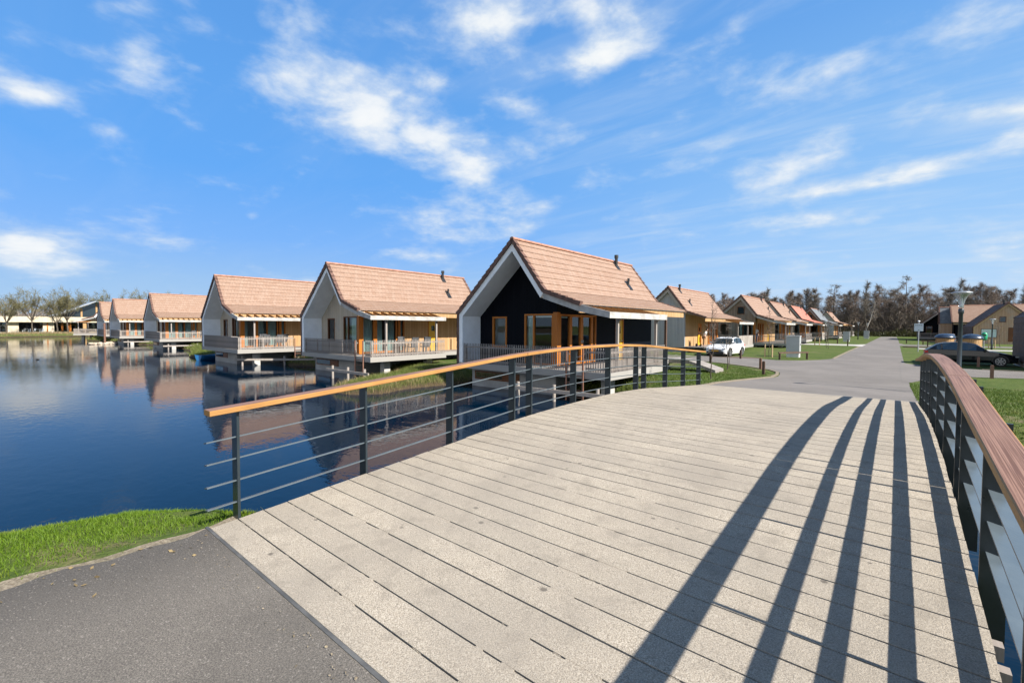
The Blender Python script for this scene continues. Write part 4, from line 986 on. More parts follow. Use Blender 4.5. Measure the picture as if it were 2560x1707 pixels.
# ------------------------------------------------------------------ long pavilion at the far side of the lake
def pavilion():
    r = empty('long_pavilion', (-171, 0, .85), 0, 'long low cream pavilion with dark glass front and big tilted glass roof across the lake', 'building')
    def bx(nm, m, *a): return MB().box(*a).build(nm, m, r)
    bx('fascia', M['cream'], -.4, 1.2, -12, 33, 2.55, 4.0)
    bx('roof', M['black'], -14, -.41, -12, 33, 3.7, 3.95)
    bx('back_wall', M['interior'], -9, -8.8, -12, 33, 0, 3.6)
    bx('floor', M['concrete'], -8.7, 1.0, -12, 33, -.2, .02)
    for a, c in ((-12, -6), (-1.2, 3.2), (5.6, 7.5), (11.8, 13.9)): bx('wall', M['cream'], -.3, -.05, a, c, .03, 2.54)
    for a, c in ((-6, -1.2), (3.2, 5.6), (7.5, 11.8), (13.9, 19.3), (20.2, 26.5)):
        f = bx('glass_front', M['black'], -.2, -.12, a, c, .02, .12)
        MB().box(-.17, -.15, a, c, .13, 2.53).build('pane', M['glass'], f)
        n = max(1, round((c-a)/1.5))
        for i in range(1, n): MB().box(-.2, -.1, a+(c-a)*i/n-.03, a+(c-a)*i/n+.03, .13, 2.53).build('mullion', M['black'], f)
    for y in (15.2, 16.5): bx('door', M['orange'], -.12, -.05, y, y+.42, .03, 2.5)
    bx('pillar', M['honey'], -.05, .9, 19.4, 20.1, .02, 2.54)
    for y in (-4, 12.5, 16.9): bx('pillar', M['orange'], -.02, .2, y, y+.25, .03, 2.54)
    # tilted glass roof and its gable
    b = MB(); b.prism([(13.2, 3.9), (22.2, 8.3), (22.2, 8.55), (13.2, 4.25)], 'x', -9, 1.0); b.build('glass_roof', M['galv'], r)
    b = MB(); b.prism([(22.2, 8.3), (27.5, 6.6), (27.5, 6.85), (22.2, 8.55)], 'x', -9, 1.0); b.build('glass_roof', M['lightsteel'], r)
    b = MB().prism([(14.5, 4.0), (22.2, 8.1), (27.3, 6.5), (27.3, 4.0)], 'x', -1.2, -1.0); b.build('gable_glass', M['carglass'], r)
    for y in (19.2, 22.3, 25.2):
        MB().box(-.99, -.8, y, y+.35, 4.0, np.interp(y, [14.5, 22.2, 27.3], [4.2, 8.0, 6.4])-.1).build('pillar', M['honey'], r)
    return r
pavilion()
def metal_framework():
    r = empty('yellow_framework', (-126, 20.6, .85), R(5), 'yellow steel hoist with upright mast and side beam beside the far navy house', 'framework')  # yellow metal frame of mast, beam and arm; purpose unknown
    MB().box(-.3, .3, -.45, .45, .3, 4.2).build('mast', M['yellowsteel'], r)
    MB().box(-.25, .25, -2.6, 2.6, 1.7, 2.05).build('beam', M['yellowsteel'], r)
    for y in (-2.5, 2.3): MB().box(-.2, .2, y, y+.3, 0, 1.7).build('leg', M['yellowsteel'], r)
    MB().bar((0, -.4, 3.9), (0, -2.4, 4.6), .2, .25).build('side_arm', M['black'], r)
metal_framework()
def far_table(x, y, rz, label):
    r = empty('terrace_table', (x, y, .85), rz, label, 'table', 'white tables before the pavilion')
    MB().lathe([(.55, .70), (.57, .72), (.57, .74), (.02, .745)], n=14).build('tabletop', M['white'], r)
    MB().cyl((0, 0, .02), (0, 0, .7), .05).build('leg', M['white'], r)
    for a in (0, 2.1, 4.2):
        c = MB(); x0, y0 = 1.0*math.cos(a), 1.0*math.sin(a)
        c.box(x0-.25, x0+.25, y0-.25, y0+.25, .42, .47); c.box(x0-.25, x0+.25, y0+.2, y0+.25, .47, .95)
        for dx in (-.2, .2):
            for dy in (-.2, .2): c.box(x0+dx-.02, x0+dx+.02, y0+dy-.02, y0+dy+.02, 0, .42)
        c.build('seat', M['white'], r)
far_table(-168.2, 9.1, 0, 'left white table set on the terrace of the long pavilion'); far_table(-168.0, 11.0, .5, 'right white table set on the terrace of the long pavilion')

# ------------------------------------------------------------------ things by the water
def mooring(name, pts, z, label):
    a, c = Vector((*pts[0], z)), Vector((*pts[-1], z)); d = (c-a).normalized()
    r = empty(name, (pts[0][0], pts[0][1], 0), 0, label, 'mooring rail', 'mooring rails in the water')
    o = Vector((pts[0][0], pts[0][1], 0))
    MB().bar(a-o-d*.5, c-o+d*.5, .07, .14).build('beam', M['greypost'], r)
    for (x, y) in pts[:]:
        q = Vector((x, y, 0))-o; nrm = Vector((-d.y, d.x, 0))*.10
        MB().cyl((q.x+nrm.x, q.y+nrm.y, -1.5), (q.x+nrm.x, q.y+nrm.y, z+.24), .065).build('post', M['greypost'], r)
mooring('mooring_rail', [(-23.9, 12.75), (-22.3, 12.75), (-20.7, 12.75)], .48, 'timber mooring rail with three posts before the ladder of the yellow door house')
mooring('mooring_rail', [(-11.9, 14.4), (-10.2, 14.55), (-8.3, 14.6)], .42, 'timber mooring rail with posts under the navy house deck')
mooring('mooring_rail', [(-35.9, 12.4), (-33.9, 14.5), (-32.4, 16.0)], .46, 'timber mooring rail beside the white column of the side ladder house')
mooring('mooring_rail', [(-64.6, 14.6), (-64.3, 17.4)], .46, 'pale mooring rail beside the column of the third house from the blue boat')
mooring('mooring_rail', [(-83.6, 14.2), (-83.3, 17.0)], .46, 'pale mooring rail between the two small houses far along the water')
b = MB().cyl((0, 0, -1), (0, 0, 3.1), .12); o = b.build('mooring_pole', M['rust']); o.location = (-88.5, 12.4, 0); tag(o, 'tall rust brown pole standing in the water before the far houses', 'pole')
def stones():
    g = random.Random(4)
    for i in range(6):
        b = bmesh.new(); bmesh.ops.create_icosphere(b, subdivisions=2, radius=.34)
        for v in b.verts: v.co *= 1+g.uniform(-.16, .16); v.co.z *= .62
        me = bpy.data.meshes.new('stone'); b.to_mesh(me); b.free(); o = link_mesh('stone', me, M['palestone'])
        o.location = (-89.3+g.uniform(-.8, .8), 12.2+i*.52-1.2, .1+.05*g.random()); o.rotation_euler = (0, 0, g.uniform(0, 6)); o.scale = [g.uniform(.8, 1.3)]*3
        tag(o, 'pale stone heaped at the water around the rust brown pole', 'stone', 'pale stones at the pole')
M['palestone'] = plain('pale_stone', (.52, .44, .35), .9, .2, 3)
stones()
def boat():
    r = empty('rowing_boat', (-44.35, 12.75, 0), R(25), 'small blue rowing boat moored beside the side ladder house', 'boat')
    st = []; L = 1.75
    for t in np.linspace(-1, 1, 13):
        wd = .68*(1-abs(t)**3.2*.75) if t > 0 else .68*(1-abs(t)**5*.25); sheer = .42+.10*t*t
        st.append([(wd*math.sin(a)*(.82+.18*(1-math.cos(a))/1), t*L, -.12+(sheer+.12)*(1-math.cos(a))**1.0 if a < 1.58 else sheer) for a in np.linspace(0, math.pi/2, 6)])
    b = MB()
    for s0, s1 in zip(st, st[1:]):
        for sg in (1, -1):
            for p, q, p2, q2 in zip(s0, s0[1:], s1, s1[1:]):
                b.face([(sg*p[0], p[1], p[2]), (sg*q[0], q[1], q[2]), (sg*q2[0], q2[1], q2[2]), (sg*p2[0], p2[1], p2[2])])
                k = .93; b.face([(sg*p[0]*k, p[1]*.97, p[2]+.04), (sg*q[0]*k, q[1]*.97, q[2]), (sg*q2[0]*k, q2[1]*.97, q2[2]), (sg*p2[0]*k, p2[1]*.97, p2[2]+.04)])
    for s0 in (st[0], st[-1]): b.face([(p[0], p[1], p[2]) for p in s0[::-1]]+[(-p[0], p[1], p[2]) for p in s0[1:]])
    b.build('hull', M['blueboat'], r, smooth=True, recalc=False)
    b = MB()
    for s0, s1 in zip(st, st[1:]):
        for sg in (1, -1): b.bar((sg*s0[-1][0], s0[-1][1], s0[-1][2]), (sg*s1[-1][0], s1[-1][1], s1[-1][2]), .07, .05)
    b.build('gunwale', M['blueboat'], r)
    for y in (-.7, .5): MB().box(-.55, .55, y-.12, y+.12, .26, .30).build('thwart', M['blueboat'], r)
    r.scale = (.7, .52, .85)
boat()
def bird(x, y, rz):
    r = empty('water_bird', (x, y, 0), rz, 'small dark water bird swimming on the lake', 'bird')
    b = MB(); prof_ = [(-.22, .10, .015), (-.16, .07, .06), (-.05, .06, .085), (.08, .06, .075), (.14, .09, .045), (.17, .14, .035), (.19, .19, .04), (.23, .20, .03), (.26, .19, .012), (.30, .18, .006)]
    n = 8; vs = [(x0, w2*math.cos(2*math.pi*i/n), z0+w2*.8*math.sin(2*math.pi*i/n)) for x0, z0, w2 in prof_ for i in range(n)]
    b.solid(vs, [(k*n+i, k*n+(i+1) % n, (k+1)*n+(i+1) % n, (k+1)*n+i) for k in range(len(prof_)-1) for i in range(n)]+[tuple(range(n)), tuple(range((len(prof_)-1)*n, len(prof_)*n))])
    b.build('body', M['black'], r, smooth=True); r.scale = (.7, .7, .7)
bird(-54.2, 3.4, R(70))

# ------------------------------------------------------------------ terrace furniture
def chair_proto():
    r = empty('garden_chair', (0, 0, 0)); b = MB()
    for x in (-.25, .25):
        b.bar((x, -.22, 0), (x, -.18, .62), .025, .03); b.bar((x, .24, 0), (x, .16, .44), .025, .03); b.bar((x, -.2, .62), (x, .22, .62), .04, .025); b.bar((x, .16, .44), (x, .30, 1.02), .025, .03)
    b.build('frame', M['black'], r)
    MB().prism([(-.24, .43), (.2, .41), (.2, .43), (-.24, .455)], 'x', -.23, .23).build('seat', M['chairmesh'], r)
    MB().prism([(.17, .44), (.19, .44), (.31, 1.04), (.29, 1.04)], 'x', -.23, .23).build('backrest', M['chairmesh'], r)
    return r
M['chairmesh'] = plain('grey_mesh_fabric', (.075, .08, .088), .8, .15, 12)
def table_proto():
    r = empty('garden_table', (0, 0, 0)); b = MB()
    for i in range(6): b.box(-.45+i*.152, -.45+i*.152+.142, -.8, .8, .70, .73)
    b.build('tabletop', M['chairwood'], r)
    for x in (-.38, .38):
        for y in (-.7, .7): MB().box(x-.03, x+.03, y-.03, y+.03, 0, .70).build('leg', M['black'], r)
    return r
M['chairwood'] = boards('grey_table_slats', (.25, .21, .17), (.36, .31, .26), .15, groove=.0)
CH = chair_proto(); TB = table_proto(); first = [True, True]
def place(kind, house_, lx, ly, rz, label, group):
    i = 0 if kind == 'c' else 1; src = (CH, TB)[i]
    o = src if first[i] else copy_tree(src); first[i] = False
    w2 = Matrix.Translation(house_.location) @ Matrix.Rotation(house_.rotation_euler.z, 4, 'Z')
    p = w2 @ Vector((lx, ly, .0)); o.location = p; o.rotation_euler = (0, 0, house_.rotation_euler.z+rz)
    tag(o, label, 'chair' if i == 0 else 'table', group)
names = {'H1': (H1, 'the yellow door timber house'), 'H2': (H2, 'the side ladder house'), 'H3': (H3, 'the house beyond the blue boat')}
for key, (hh, nm) in names.items():
    yt = 3.9 if key != 'H2' else 2.6
    place('t', hh, 6.5, yt, 0, 'slatted garden table on the terrace of %s' % nm, 'garden tables on the terraces')
    if key != 'H3':
        place('c', hh, 7.35, yt-.45, -math.pi/2, 'grey mesh chair by the railing, nearer the gable, at %s' % nm.replace('timber ', ''), 'grey mesh chairs on the terraces')
        place('c', hh, 7.35, yt+.5, -math.pi/2, 'grey mesh chair by the railing, farther from the gable, at %s' % nm.replace('timber ', ''), 'grey mesh chairs on the terraces')
        place('c', hh, 5.7, yt+.1, math.pi/2, 'grey mesh chair between table and windows at %s' % nm, 'grey mesh chairs on the terraces')
        place('c', hh, 6.5, yt+1.15, 0.25, 'grey mesh chair at the far table end, %s' % nm, 'grey mesh chairs on the terraces')
    else:
        place('c', hh, 7.35, yt-.4, -math.pi/2, 'dark chair nearer the gable at the table of %s' % nm, 'grey mesh chairs on the terraces')
        place('c', hh, 7.35, yt+.5, -math.pi/2, 'dark chair farther from the gable at the table of %s' % nm, 'grey mesh chairs on the terraces')

# ------------------------------------------------------------------ street furniture
def GND(x, y): return float(land_top(np.array([float(x)]), np.array([float(y)]))[0])
def plastic():
    m = bpy.data.materials.new('clear_lamp_plastic'); m.use_nodes = True; m.node_tree.nodes.clear(); k = NT(m.node_tree)
    tr = k.n('ShaderNodeBsdfTransparent', i_Color=(.80, .83, .86)); gl = k.n('ShaderNodeBsdfGlossy', i_Color=(1, 1, 1), i_Roughness=.08); df = k.n('ShaderNodeBsdfDiffuse', i_Color=(.65, .68, .72))
    a = k.n('ShaderNodeMixShader', i_0=.14); c = k.n('ShaderNodeMixShader', i_0=.16)
    k.link(tr.outputs[0], a.inputs[1]); k.link(df.outputs[0], a.inputs[2]); k.link(a.outputs[0], c.inputs[1]); k.link(gl.outputs[0], c.inputs[2])
    k.link(c.outputs[0], k.n('ShaderNodeOutputMaterial').inputs[0]); return m
M['plastic'] = plastic()
def lamp_proto():
    r = empty('street_lamp', (0, 0, 0))
    MB().lathe([(.085, -.1), (.085, .8), (.058, .85), (.052, 2.60), (.07, 2.63), (.07, 2.75), (.05, 2.78)], n=14).build('pole', M['steel'], r, smooth=True)
    MB().lathe([(.06, 2.80), (.067, 2.92), (.095, 3.05), (.16, 3.19), (.245, 3.265), (.237, 3.27), (.152, 3.20), (.087, 3.06), (.059, 2.92), (.052, 2.81)], n=24).build('lamp_shade', M['plastic'], r, smooth=True)
    MB().lathe([(.25, 3.265), (.262, 3.28), (.25, 3.30), (.16, 3.325), (.02, 3.335)], n=24).build('cap', M['galv'], r, smooth=True)
    MB().lathe([(.04, 2.80), (.045, 2.84), (.026, 2.92), (.022, 3.14), (.05, 3.26)], n=12).build('bulb_column', M['white'], r, smooth=True)
    return r
LP = lamp_proto()
for i, (x, y, lb) in enumerate([(1.56, 20.5, 'tall funnel topped street lamp standing before the black car'), (7.8, 70.4, 'smaller funnel topped street lamp before the timber gable house, by the green bin'), (-11.22, 80, 'funnel topped street lamp right behind the grey cabinet, by the red roof'),
                                (-8.9, 89.7, 'funnel topped street lamp before the grey roofed red brown cabin'), (-5.74, 111, 'far funnel topped street lamp by the farthest cabin porch'), (-5.4, 137, 'farthest street lamp at the edge of the wood')]):
    o = LP if i == 0 else copy_tree(LP); o.location = (x, y, GND(x, y)); o.rotation_euler = (0, 0, i*.7); tag(o, lb, 'street lamp', 'funnel topped street lamps')
def cabinet_proto():
    r = empty('utility_cabinet', (0, 0, 0))
    MB().box(-.42, .42, -.34, .34, 0, .30).build('plinth', M['cabinetbase'], r)
    b = MB().box(-.44, .44, -.36, .36, .30, 1.62); b.box(-.47, .47, -.39, .39, 1.625, 1.70); b.build('housing', M['cabinet'], r)
    for y in (-.355, .005):
        d = MB().box(.441, .452, y+.01, y+.345, .34, 1.58).build('door', M['cabinet'], r); MB().box(.453, .47, y+(.29 if y < 0 else .03), y+(.32 if y < 0 else .06), .95, 1.10).build('handle', M['black'], d)
    return r
CB = cabinet_proto()
for i, (x, y, lb) in enumerate([(-6.15, 41.4, 'nearest grey utility cabinet on the lawn by the low timber barrier'), (-6.3, 92.6, 'grey utility cabinet on the lawn by the farthest cabin'), (-4.82, 120, 'small dark looking utility cabinet beside the farthest lamp')]):
    o = CB if i == 0 else copy_tree(CB); o.location = (x, y, GND(x, y)-.03); tag(o, lb, 'cabinet', 'grey utility cabinets')
def bollard(x, y, h, lb, m='darkwood', w_=.06):
    b = MB().prism([(-w_, -w_), (w_, -w_), (w_, w_), (-w_, w_)], 'z', -.2, h-.03); b.prism([(-w_*.75, -w_*.75), (w_*.75, -w_*.75), (w_*.75, w_*.75), (-w_*.75, w_*.75)], 'z', h-.03, h)
    o = b.build('bollard', M[m]); o.location = (x, y, GND(x, y)); tag(o, lb, 'bollard', 'timber bollards along the roads')
for x, y, h, lb in [(-5.72, 28.1, .62, 'taller reddish timber bollard near the lawn tip, before the side road'), (-4.95, 25.0, .66, 'dark timber bollard on the lawn nearest the bridge'), (-9.12, 30.6, .55, 'timber bollard behind the young trees, before the white car'),
                    (-8.71, 36.3, .66, 'dark timber bollard in front of the white car wheel'), (-4.71, 75.9-4.5, .8, 'lone timber bollard at the corner of the pale footpath'), (-6.42, 79.4, .8, 'slim timber bollard left of the pale footpath, by the grey roofed cabin'), (3.77, 38.76, .62, 'rust brown timber bollard beside the black car wheel'),
                    (3.41, 30.4, .62, 'rust brown timber bollard by the parking road, nearest the right railing'), (1.13, 89.4, .6, 'small dark bollard on the verge left of the white sign'), (2.93, 77.6-2, .95, 'dark timber bollard right of the white sign')]:
    bollard(x, y, h, lb, 'rust' if ('rust' in lb or 'reddish' in lb) else 'darkwood')
def barrier(p, q, lb, h=.55):
    r = empty('timber_barrier', (p[0], p[1], GND(*p)), 0, lb, 'barrier', 'low timber barriers'); dx, dy = q[0]-p[0], q[1]-p[1]
    MB().bar((0, 0, h-.05), (dx, dy, h-.05), .09, .10).build('rail', M['darkwood'], r)
    for t in (.04, .96): MB().box(dx*t-.06, dx*t+.06, dy*t-.06, dy*t+.06, -.2, h-.1).build('post', M['darkwood'], r)
barrier((-6.45, 37.3), (-4.91, 39.4), 'low timber barrier on the lawn edge behind the nearest cabinet')
barrier((2.6, 84.5), (7.5, 85.5), 'low dark barrier on the verge behind the domed containers')
def stake_tree(x, y, lb, pale=True):
    r = empty('tree_stakes', (x, y, GND(x, y)), 0, lb, 'tree stakes', 'paired stakes for young trees')
    for dx in (-.25, .25): MB().cyl((dx, 0, -.2), (dx, 0, 1.0), .05).build('stake', M['palewood'], r)
    MB().bar((-.25, 0, .85), (.25, 0, .85), .05, .01).build('strap', M['black'], r)
for x, y, lb in [(-7.6, 40.0, 'pale stake pair beside the nearest cabinet'), (-7.9, 71.0, 'yellowish stake pair on the lawn before the grey roofed cabin'), (8.3, 74.9, 'pale stake pair right of the green bin')]: stake_tree(x, y, lb)
def sign():
    r = empty('notice_sign', (1.62, 59.5, GND(1.6, 59.5)), R(-8), 'pale blue notice sign on a slim grey post beside the road', 'sign')
    MB().cyl((0, .05, -.2), (0, .05, 2.95), .04).build('post', M['galv'], r)
    p = MB().box(-.33, .33, -.015, .015, 2.0, 2.75).build('panel', M['signblue'], r)
    b = MB()
    for i, (a, c) in enumerate(((-.28, -.16), (-.13, -.02), (.01, .12), (.15, .28))): b.box(a, c, -.021, -.016, 2.55, 2.60)
    b.box(-.05, .05, -.021, -.016, 2.09, 2.13); b.build('lettering', M['black'], p)
    MB().lathe([(.10, 0), (.09, .05), (.02, .10)], (0, .05, 2.95), 10).build('cap', M['white'], r)
sign()
def bin_():
    r = empty('litter_bin', (7.66, 74.6, .62), 0, 'green rounded litter bin on a grey post', 'bin')
    MB().cyl((0, .2, -.1), (0, .2, 1.1), .045).build('post', M['galv'], r)
    MB().lathe([(.15, .95), (.23, 1.0), (.25, 1.25), (.25, 1.62), (.21, 1.76), (.10, 1.84), (.01, 1.85)], n=16).build('body', M['green'], r, smooth=True)
    MB().prism([(-.14, 1.48), (.14, 1.48), (.11, 1.62), (-.11, 1.62)], 'y', -.262, -.235).build('opening', M['black'], r)
bin_()
def container(x, y, lb):
    r = empty('domed_container', (x, y, .62), 0, lb, 'container', 'domed waste containers')
    b = MB(); n = 26
    for i in range(n):
        a0, a1 = 2*math.pi*i/n, 2*math.pi*(i+.88)/n
        b.solid([(rr*math.cos(a), rr*math.sin(a), z) for z in (0, 1.12) for rr, a in ((.80, a0), (.80, a1), (.76, a1), (.76, a0))], [(0, 1, 2, 3), (4, 7, 6, 5), (0, 4, 5, 1), (1, 5, 6, 2), (2, 6, 7, 3), (3, 7, 4, 0)])
    b.build('cladding', M['honey'], r)
    MB().cyl((0, 0, 0), (0, 0, 1.1), .75, n=20).build('shaft', M['black'], r)
    MB().lathe([(.90, 1.12), (.95, 1.18), (.93, 1.28), (.75, 1.48), (.45, 1.62), (.02, 1.68)], n=28).build('lid', M['blueblack'], r, smooth=True)
M['blueblack'] = plain('blue_black_lid', (.025, .045, .085), .3, .1, 3, spec=.7)
container(6.44, 72, 'domed waste container right of the near lamp, timber slats showing'); container(4.35, 74, 'domed waste container left of the near lamp, soil heaped round it')

# ------------------------------------------------------------------ cars
def car(name, loc, rz, paint, label, L=4.3, Wd=1.78, H=1.5, suv=False, plate=True):
    r = empty(name, loc, rz, label, 'car', 'parked cars')
    # stations along the length, front at -y: (y, half width at sill, belt height, roof height, roof half width, sill height)
    hw = Wd/2; bh = .60*H if not suv else .64*H
    st = [(-.50, .72, .34, .40), (-.485, .86, .42, .46), (-.44, .95, .47, .50), (-.30, 1.0, .585, .60), (-.205, 1.0, .62, .635), (-.07, 1.0, .635, .93), (.02, 1.0, .64, .99), (.14, 1.0, .645, 1.0), (.28, 1.0, .65, .965), (.36, .99, .655, .90), (.455, .95, .66, .70), (.485, .92, .60, .63), (.5, .80, .45, .48)]
    rows = []
    for t, wf, belt, top in st:
        w2 = hw*wf; zb, zt = belt*H, max(top, belt+.012)*H; cab = zt-zb > .12*H; sill = .20 if abs(t) < .47 else .27
        rw = w2*(.76 if cab else .90)
        prof_ = [(w2*.72, sill-.02), (w2*.95, sill+.02), (w2, sill+.16), (w2*.995, (sill+zb)/2+.05), (w2*.94, zb), (w2*.94-(w2*.94-rw)*.12 if cab else w2*.93, zb+.02 if cab else zb+.002), (rw+.04 if cab else w2*.9, zt-.07 if cab else zb+.006), (rw*.86, zt-.012 if cab else (zb+zt)/2+.004), (0, zt)]
        rows.append([(x, t*L, z) for x, z in prof_])
    npf = len(rows[0]); body = MB(); win = {'windscreen': MB(), 'rear_window': MB()}; sides = [MB(), MB()]
    for k in range(len(rows)-1):
        for sg in (1, -1):
            for j in range(npf-1):
                q = [rows[k][j], rows[k][j+1], rows[k+1][j+1], rows[k+1][j]]; q = [(sg*x, y, z) for x, y, z in q]
                if sg < 0: q = q[::-1]
                if j in (6, 7) and k == 4: win['windscreen'].face(q)
                elif j in (6, 7) and k == 9: win['rear_window'].face(q)
                elif j == 5 and k in (5, 6, 7, 8): sides[0 if sg > 0 else 1].face(q)
                else: body.face(q)
    for row in (rows[0], rows[-1]): body.face([(x, y, z) for x, y, z in row]+[(-x, y, z) for x, y, z in row[-2::-1]])
    for k in range(len(rows)-1):
        a, c = rows[k][0], rows[k+1][0]; body.face([(a[0], a[1], a[2]), (c[0], c[1], c[2]), (-c[0], c[1], c[2]), (-a[0], a[1], a[2])])
    bo = body.build('body', M[paint], r, smooth=True)
    for nm, mb in win.items(): mb.build(nm, M['carglass'], r)
    for sgi, mb in zip((1, -1), sides):
        sw = mb.build('side_window', M['carglass'], r)
        pl = MB()
        for k0, f in ((6, .55), (8, .25)):
            lo = [rows[k0][5][i]*(1-f)+rows[k0+1][5][i]*f for i in range(3)]; hi = [rows[k0][6][i]*(1-f)+rows[k0+1][6][i]*f for i in range(3)]
            pl.bar((sgi*(lo[0]+.006), lo[1], lo[2]), (sgi*(hi[0]+.006), hi[1]+.03, hi[2]), .09, .02, upv=(1, 0, 0))
        pl.build('pillar', M['black'], sw)
    rw = .33 if suv else .31
    for t in (-.315, .305):
        for sg in (1, -1):
            x = sg*(hw-.11); w3 = MB().cyl((x-sg*.10, t*L, rw), (x+sg*.115, t*L, rw), rw, n=22).build('wheel', M['tyre'], r)
            rm = MB()
            rm.cyl((x+sg*.10, t*L, rw), (x+sg*.122, t*L, rw), .06, n=10)
            for a in range(7):
                an = a*2*math.pi/7; rm.bar((x+sg*.118, t*L, rw), (x+sg*.118, t*L+rw*.68*math.cos(an), rw+rw*.68*math.sin(an)), .05, .012, upv=(1, 0, 0))
            for a in range(18):
                a0, a1 = a*2*math.pi/18, (a+1)*2*math.pi/18; rm.bar((x+sg*.118, t*L+rw*.68*math.cos(a0), rw+rw*.68*math.sin(a0)), (x+sg*.118, t*L+rw*.68*math.cos(a1), rw+rw*.68*math.sin(a1)), .03, .012, upv=(1, 0, 0))
            rm.build('rim', M['rim'], w3)
            ar = MB()
            for a in range(9):
                a0, a1 = math.pi*(a-.3)/8.4, math.pi*(a+.7)/8.4
                ar.bar((sg*(hw+.004), t*L+rw*1.14*math.cos(a0), rw+rw*1.14*math.sin(a0)), (sg*(hw+.004), t*L+rw*1.14*math.cos(a1), rw+rw*1.14*math.sin(a1)), .05, .035, upv=(1, 0, 0))
            ar.build('wheel_arch', M['black'], r)
    fy = -.5*L
    MB().box(-hw*.55, hw*.55, fy-.03, fy+.04, .30*H, .36*H).build('grille', M['black'], r)
    MB().box(-hw*.74, hw*.74, fy-.035, fy+.05, .17, .27*H).build('bumper', M['black'], r)
    for sg in (1, -1):
        MB().prism([(sg*hw*.60, .36*H), (sg*hw*.86, .40*H), (sg*hw*.90, .45*H), (sg*hw*.62, .42*H)], 'y', fy+.015, fy+.16).build('headlight', M['lens'], r)
        MB().prism([(sg*hw*.62, .48*H), (sg*hw*.93, .50*H), (sg*hw*.93, .60*H), (sg*hw*.72, .58*H)], 'y', .455*L, .496*L).build('tail_light', M['red'], r)
        mm = MB(); mm.box(sg*(hw+.02)-.09, sg*(hw+.02)+.09, -.17*L, -.17*L+.10, bh+.02, bh+.16); mm.build('mirror', M[paint], r)
    MB().box(-.26, .26, fy-.045, fy-.036, .27*H, .27*H+.11).build('number_plate', M['plate'], r)
    MB().box(-.26, .26, .5*L+.002, .5*L+.012, .50*H, .50*H+.11).build('number_plate', M['plate'], r)
    return r
WC = car('white_car', (-10.65, 39.6, .62), R(-6), 'carwhite', 'white compact car parked facing the bridge on the grass by the grey cabin', L=4.05, Wd=1.74, H=1.52, suv=True)
b = MB()
for sg in (-.55, .55): b.bar((sg, -.1, 1.50), (sg, 1.15, 1.52), .04, .05)
for y in (.15, .85): b.bar((-.55, y, 1.545), (.55, y, 1.545), .05, .03)
b.build('roof_rack', M['black'], WC)
BC = car('black_car', (3.5, 40.9, .62), R(90), 'carblack', 'black hatchback parked sideways behind the right railing, in the shade', L=4.2, Wd=1.8, H=1.44)
car('grey_car', (5.74, 92, .62), R(176), 'cargrey', 'grey car seen from behind with a red tail light, beyond the domed containers', L=4.3, Wd=1.75, H=1.5, suv=True)

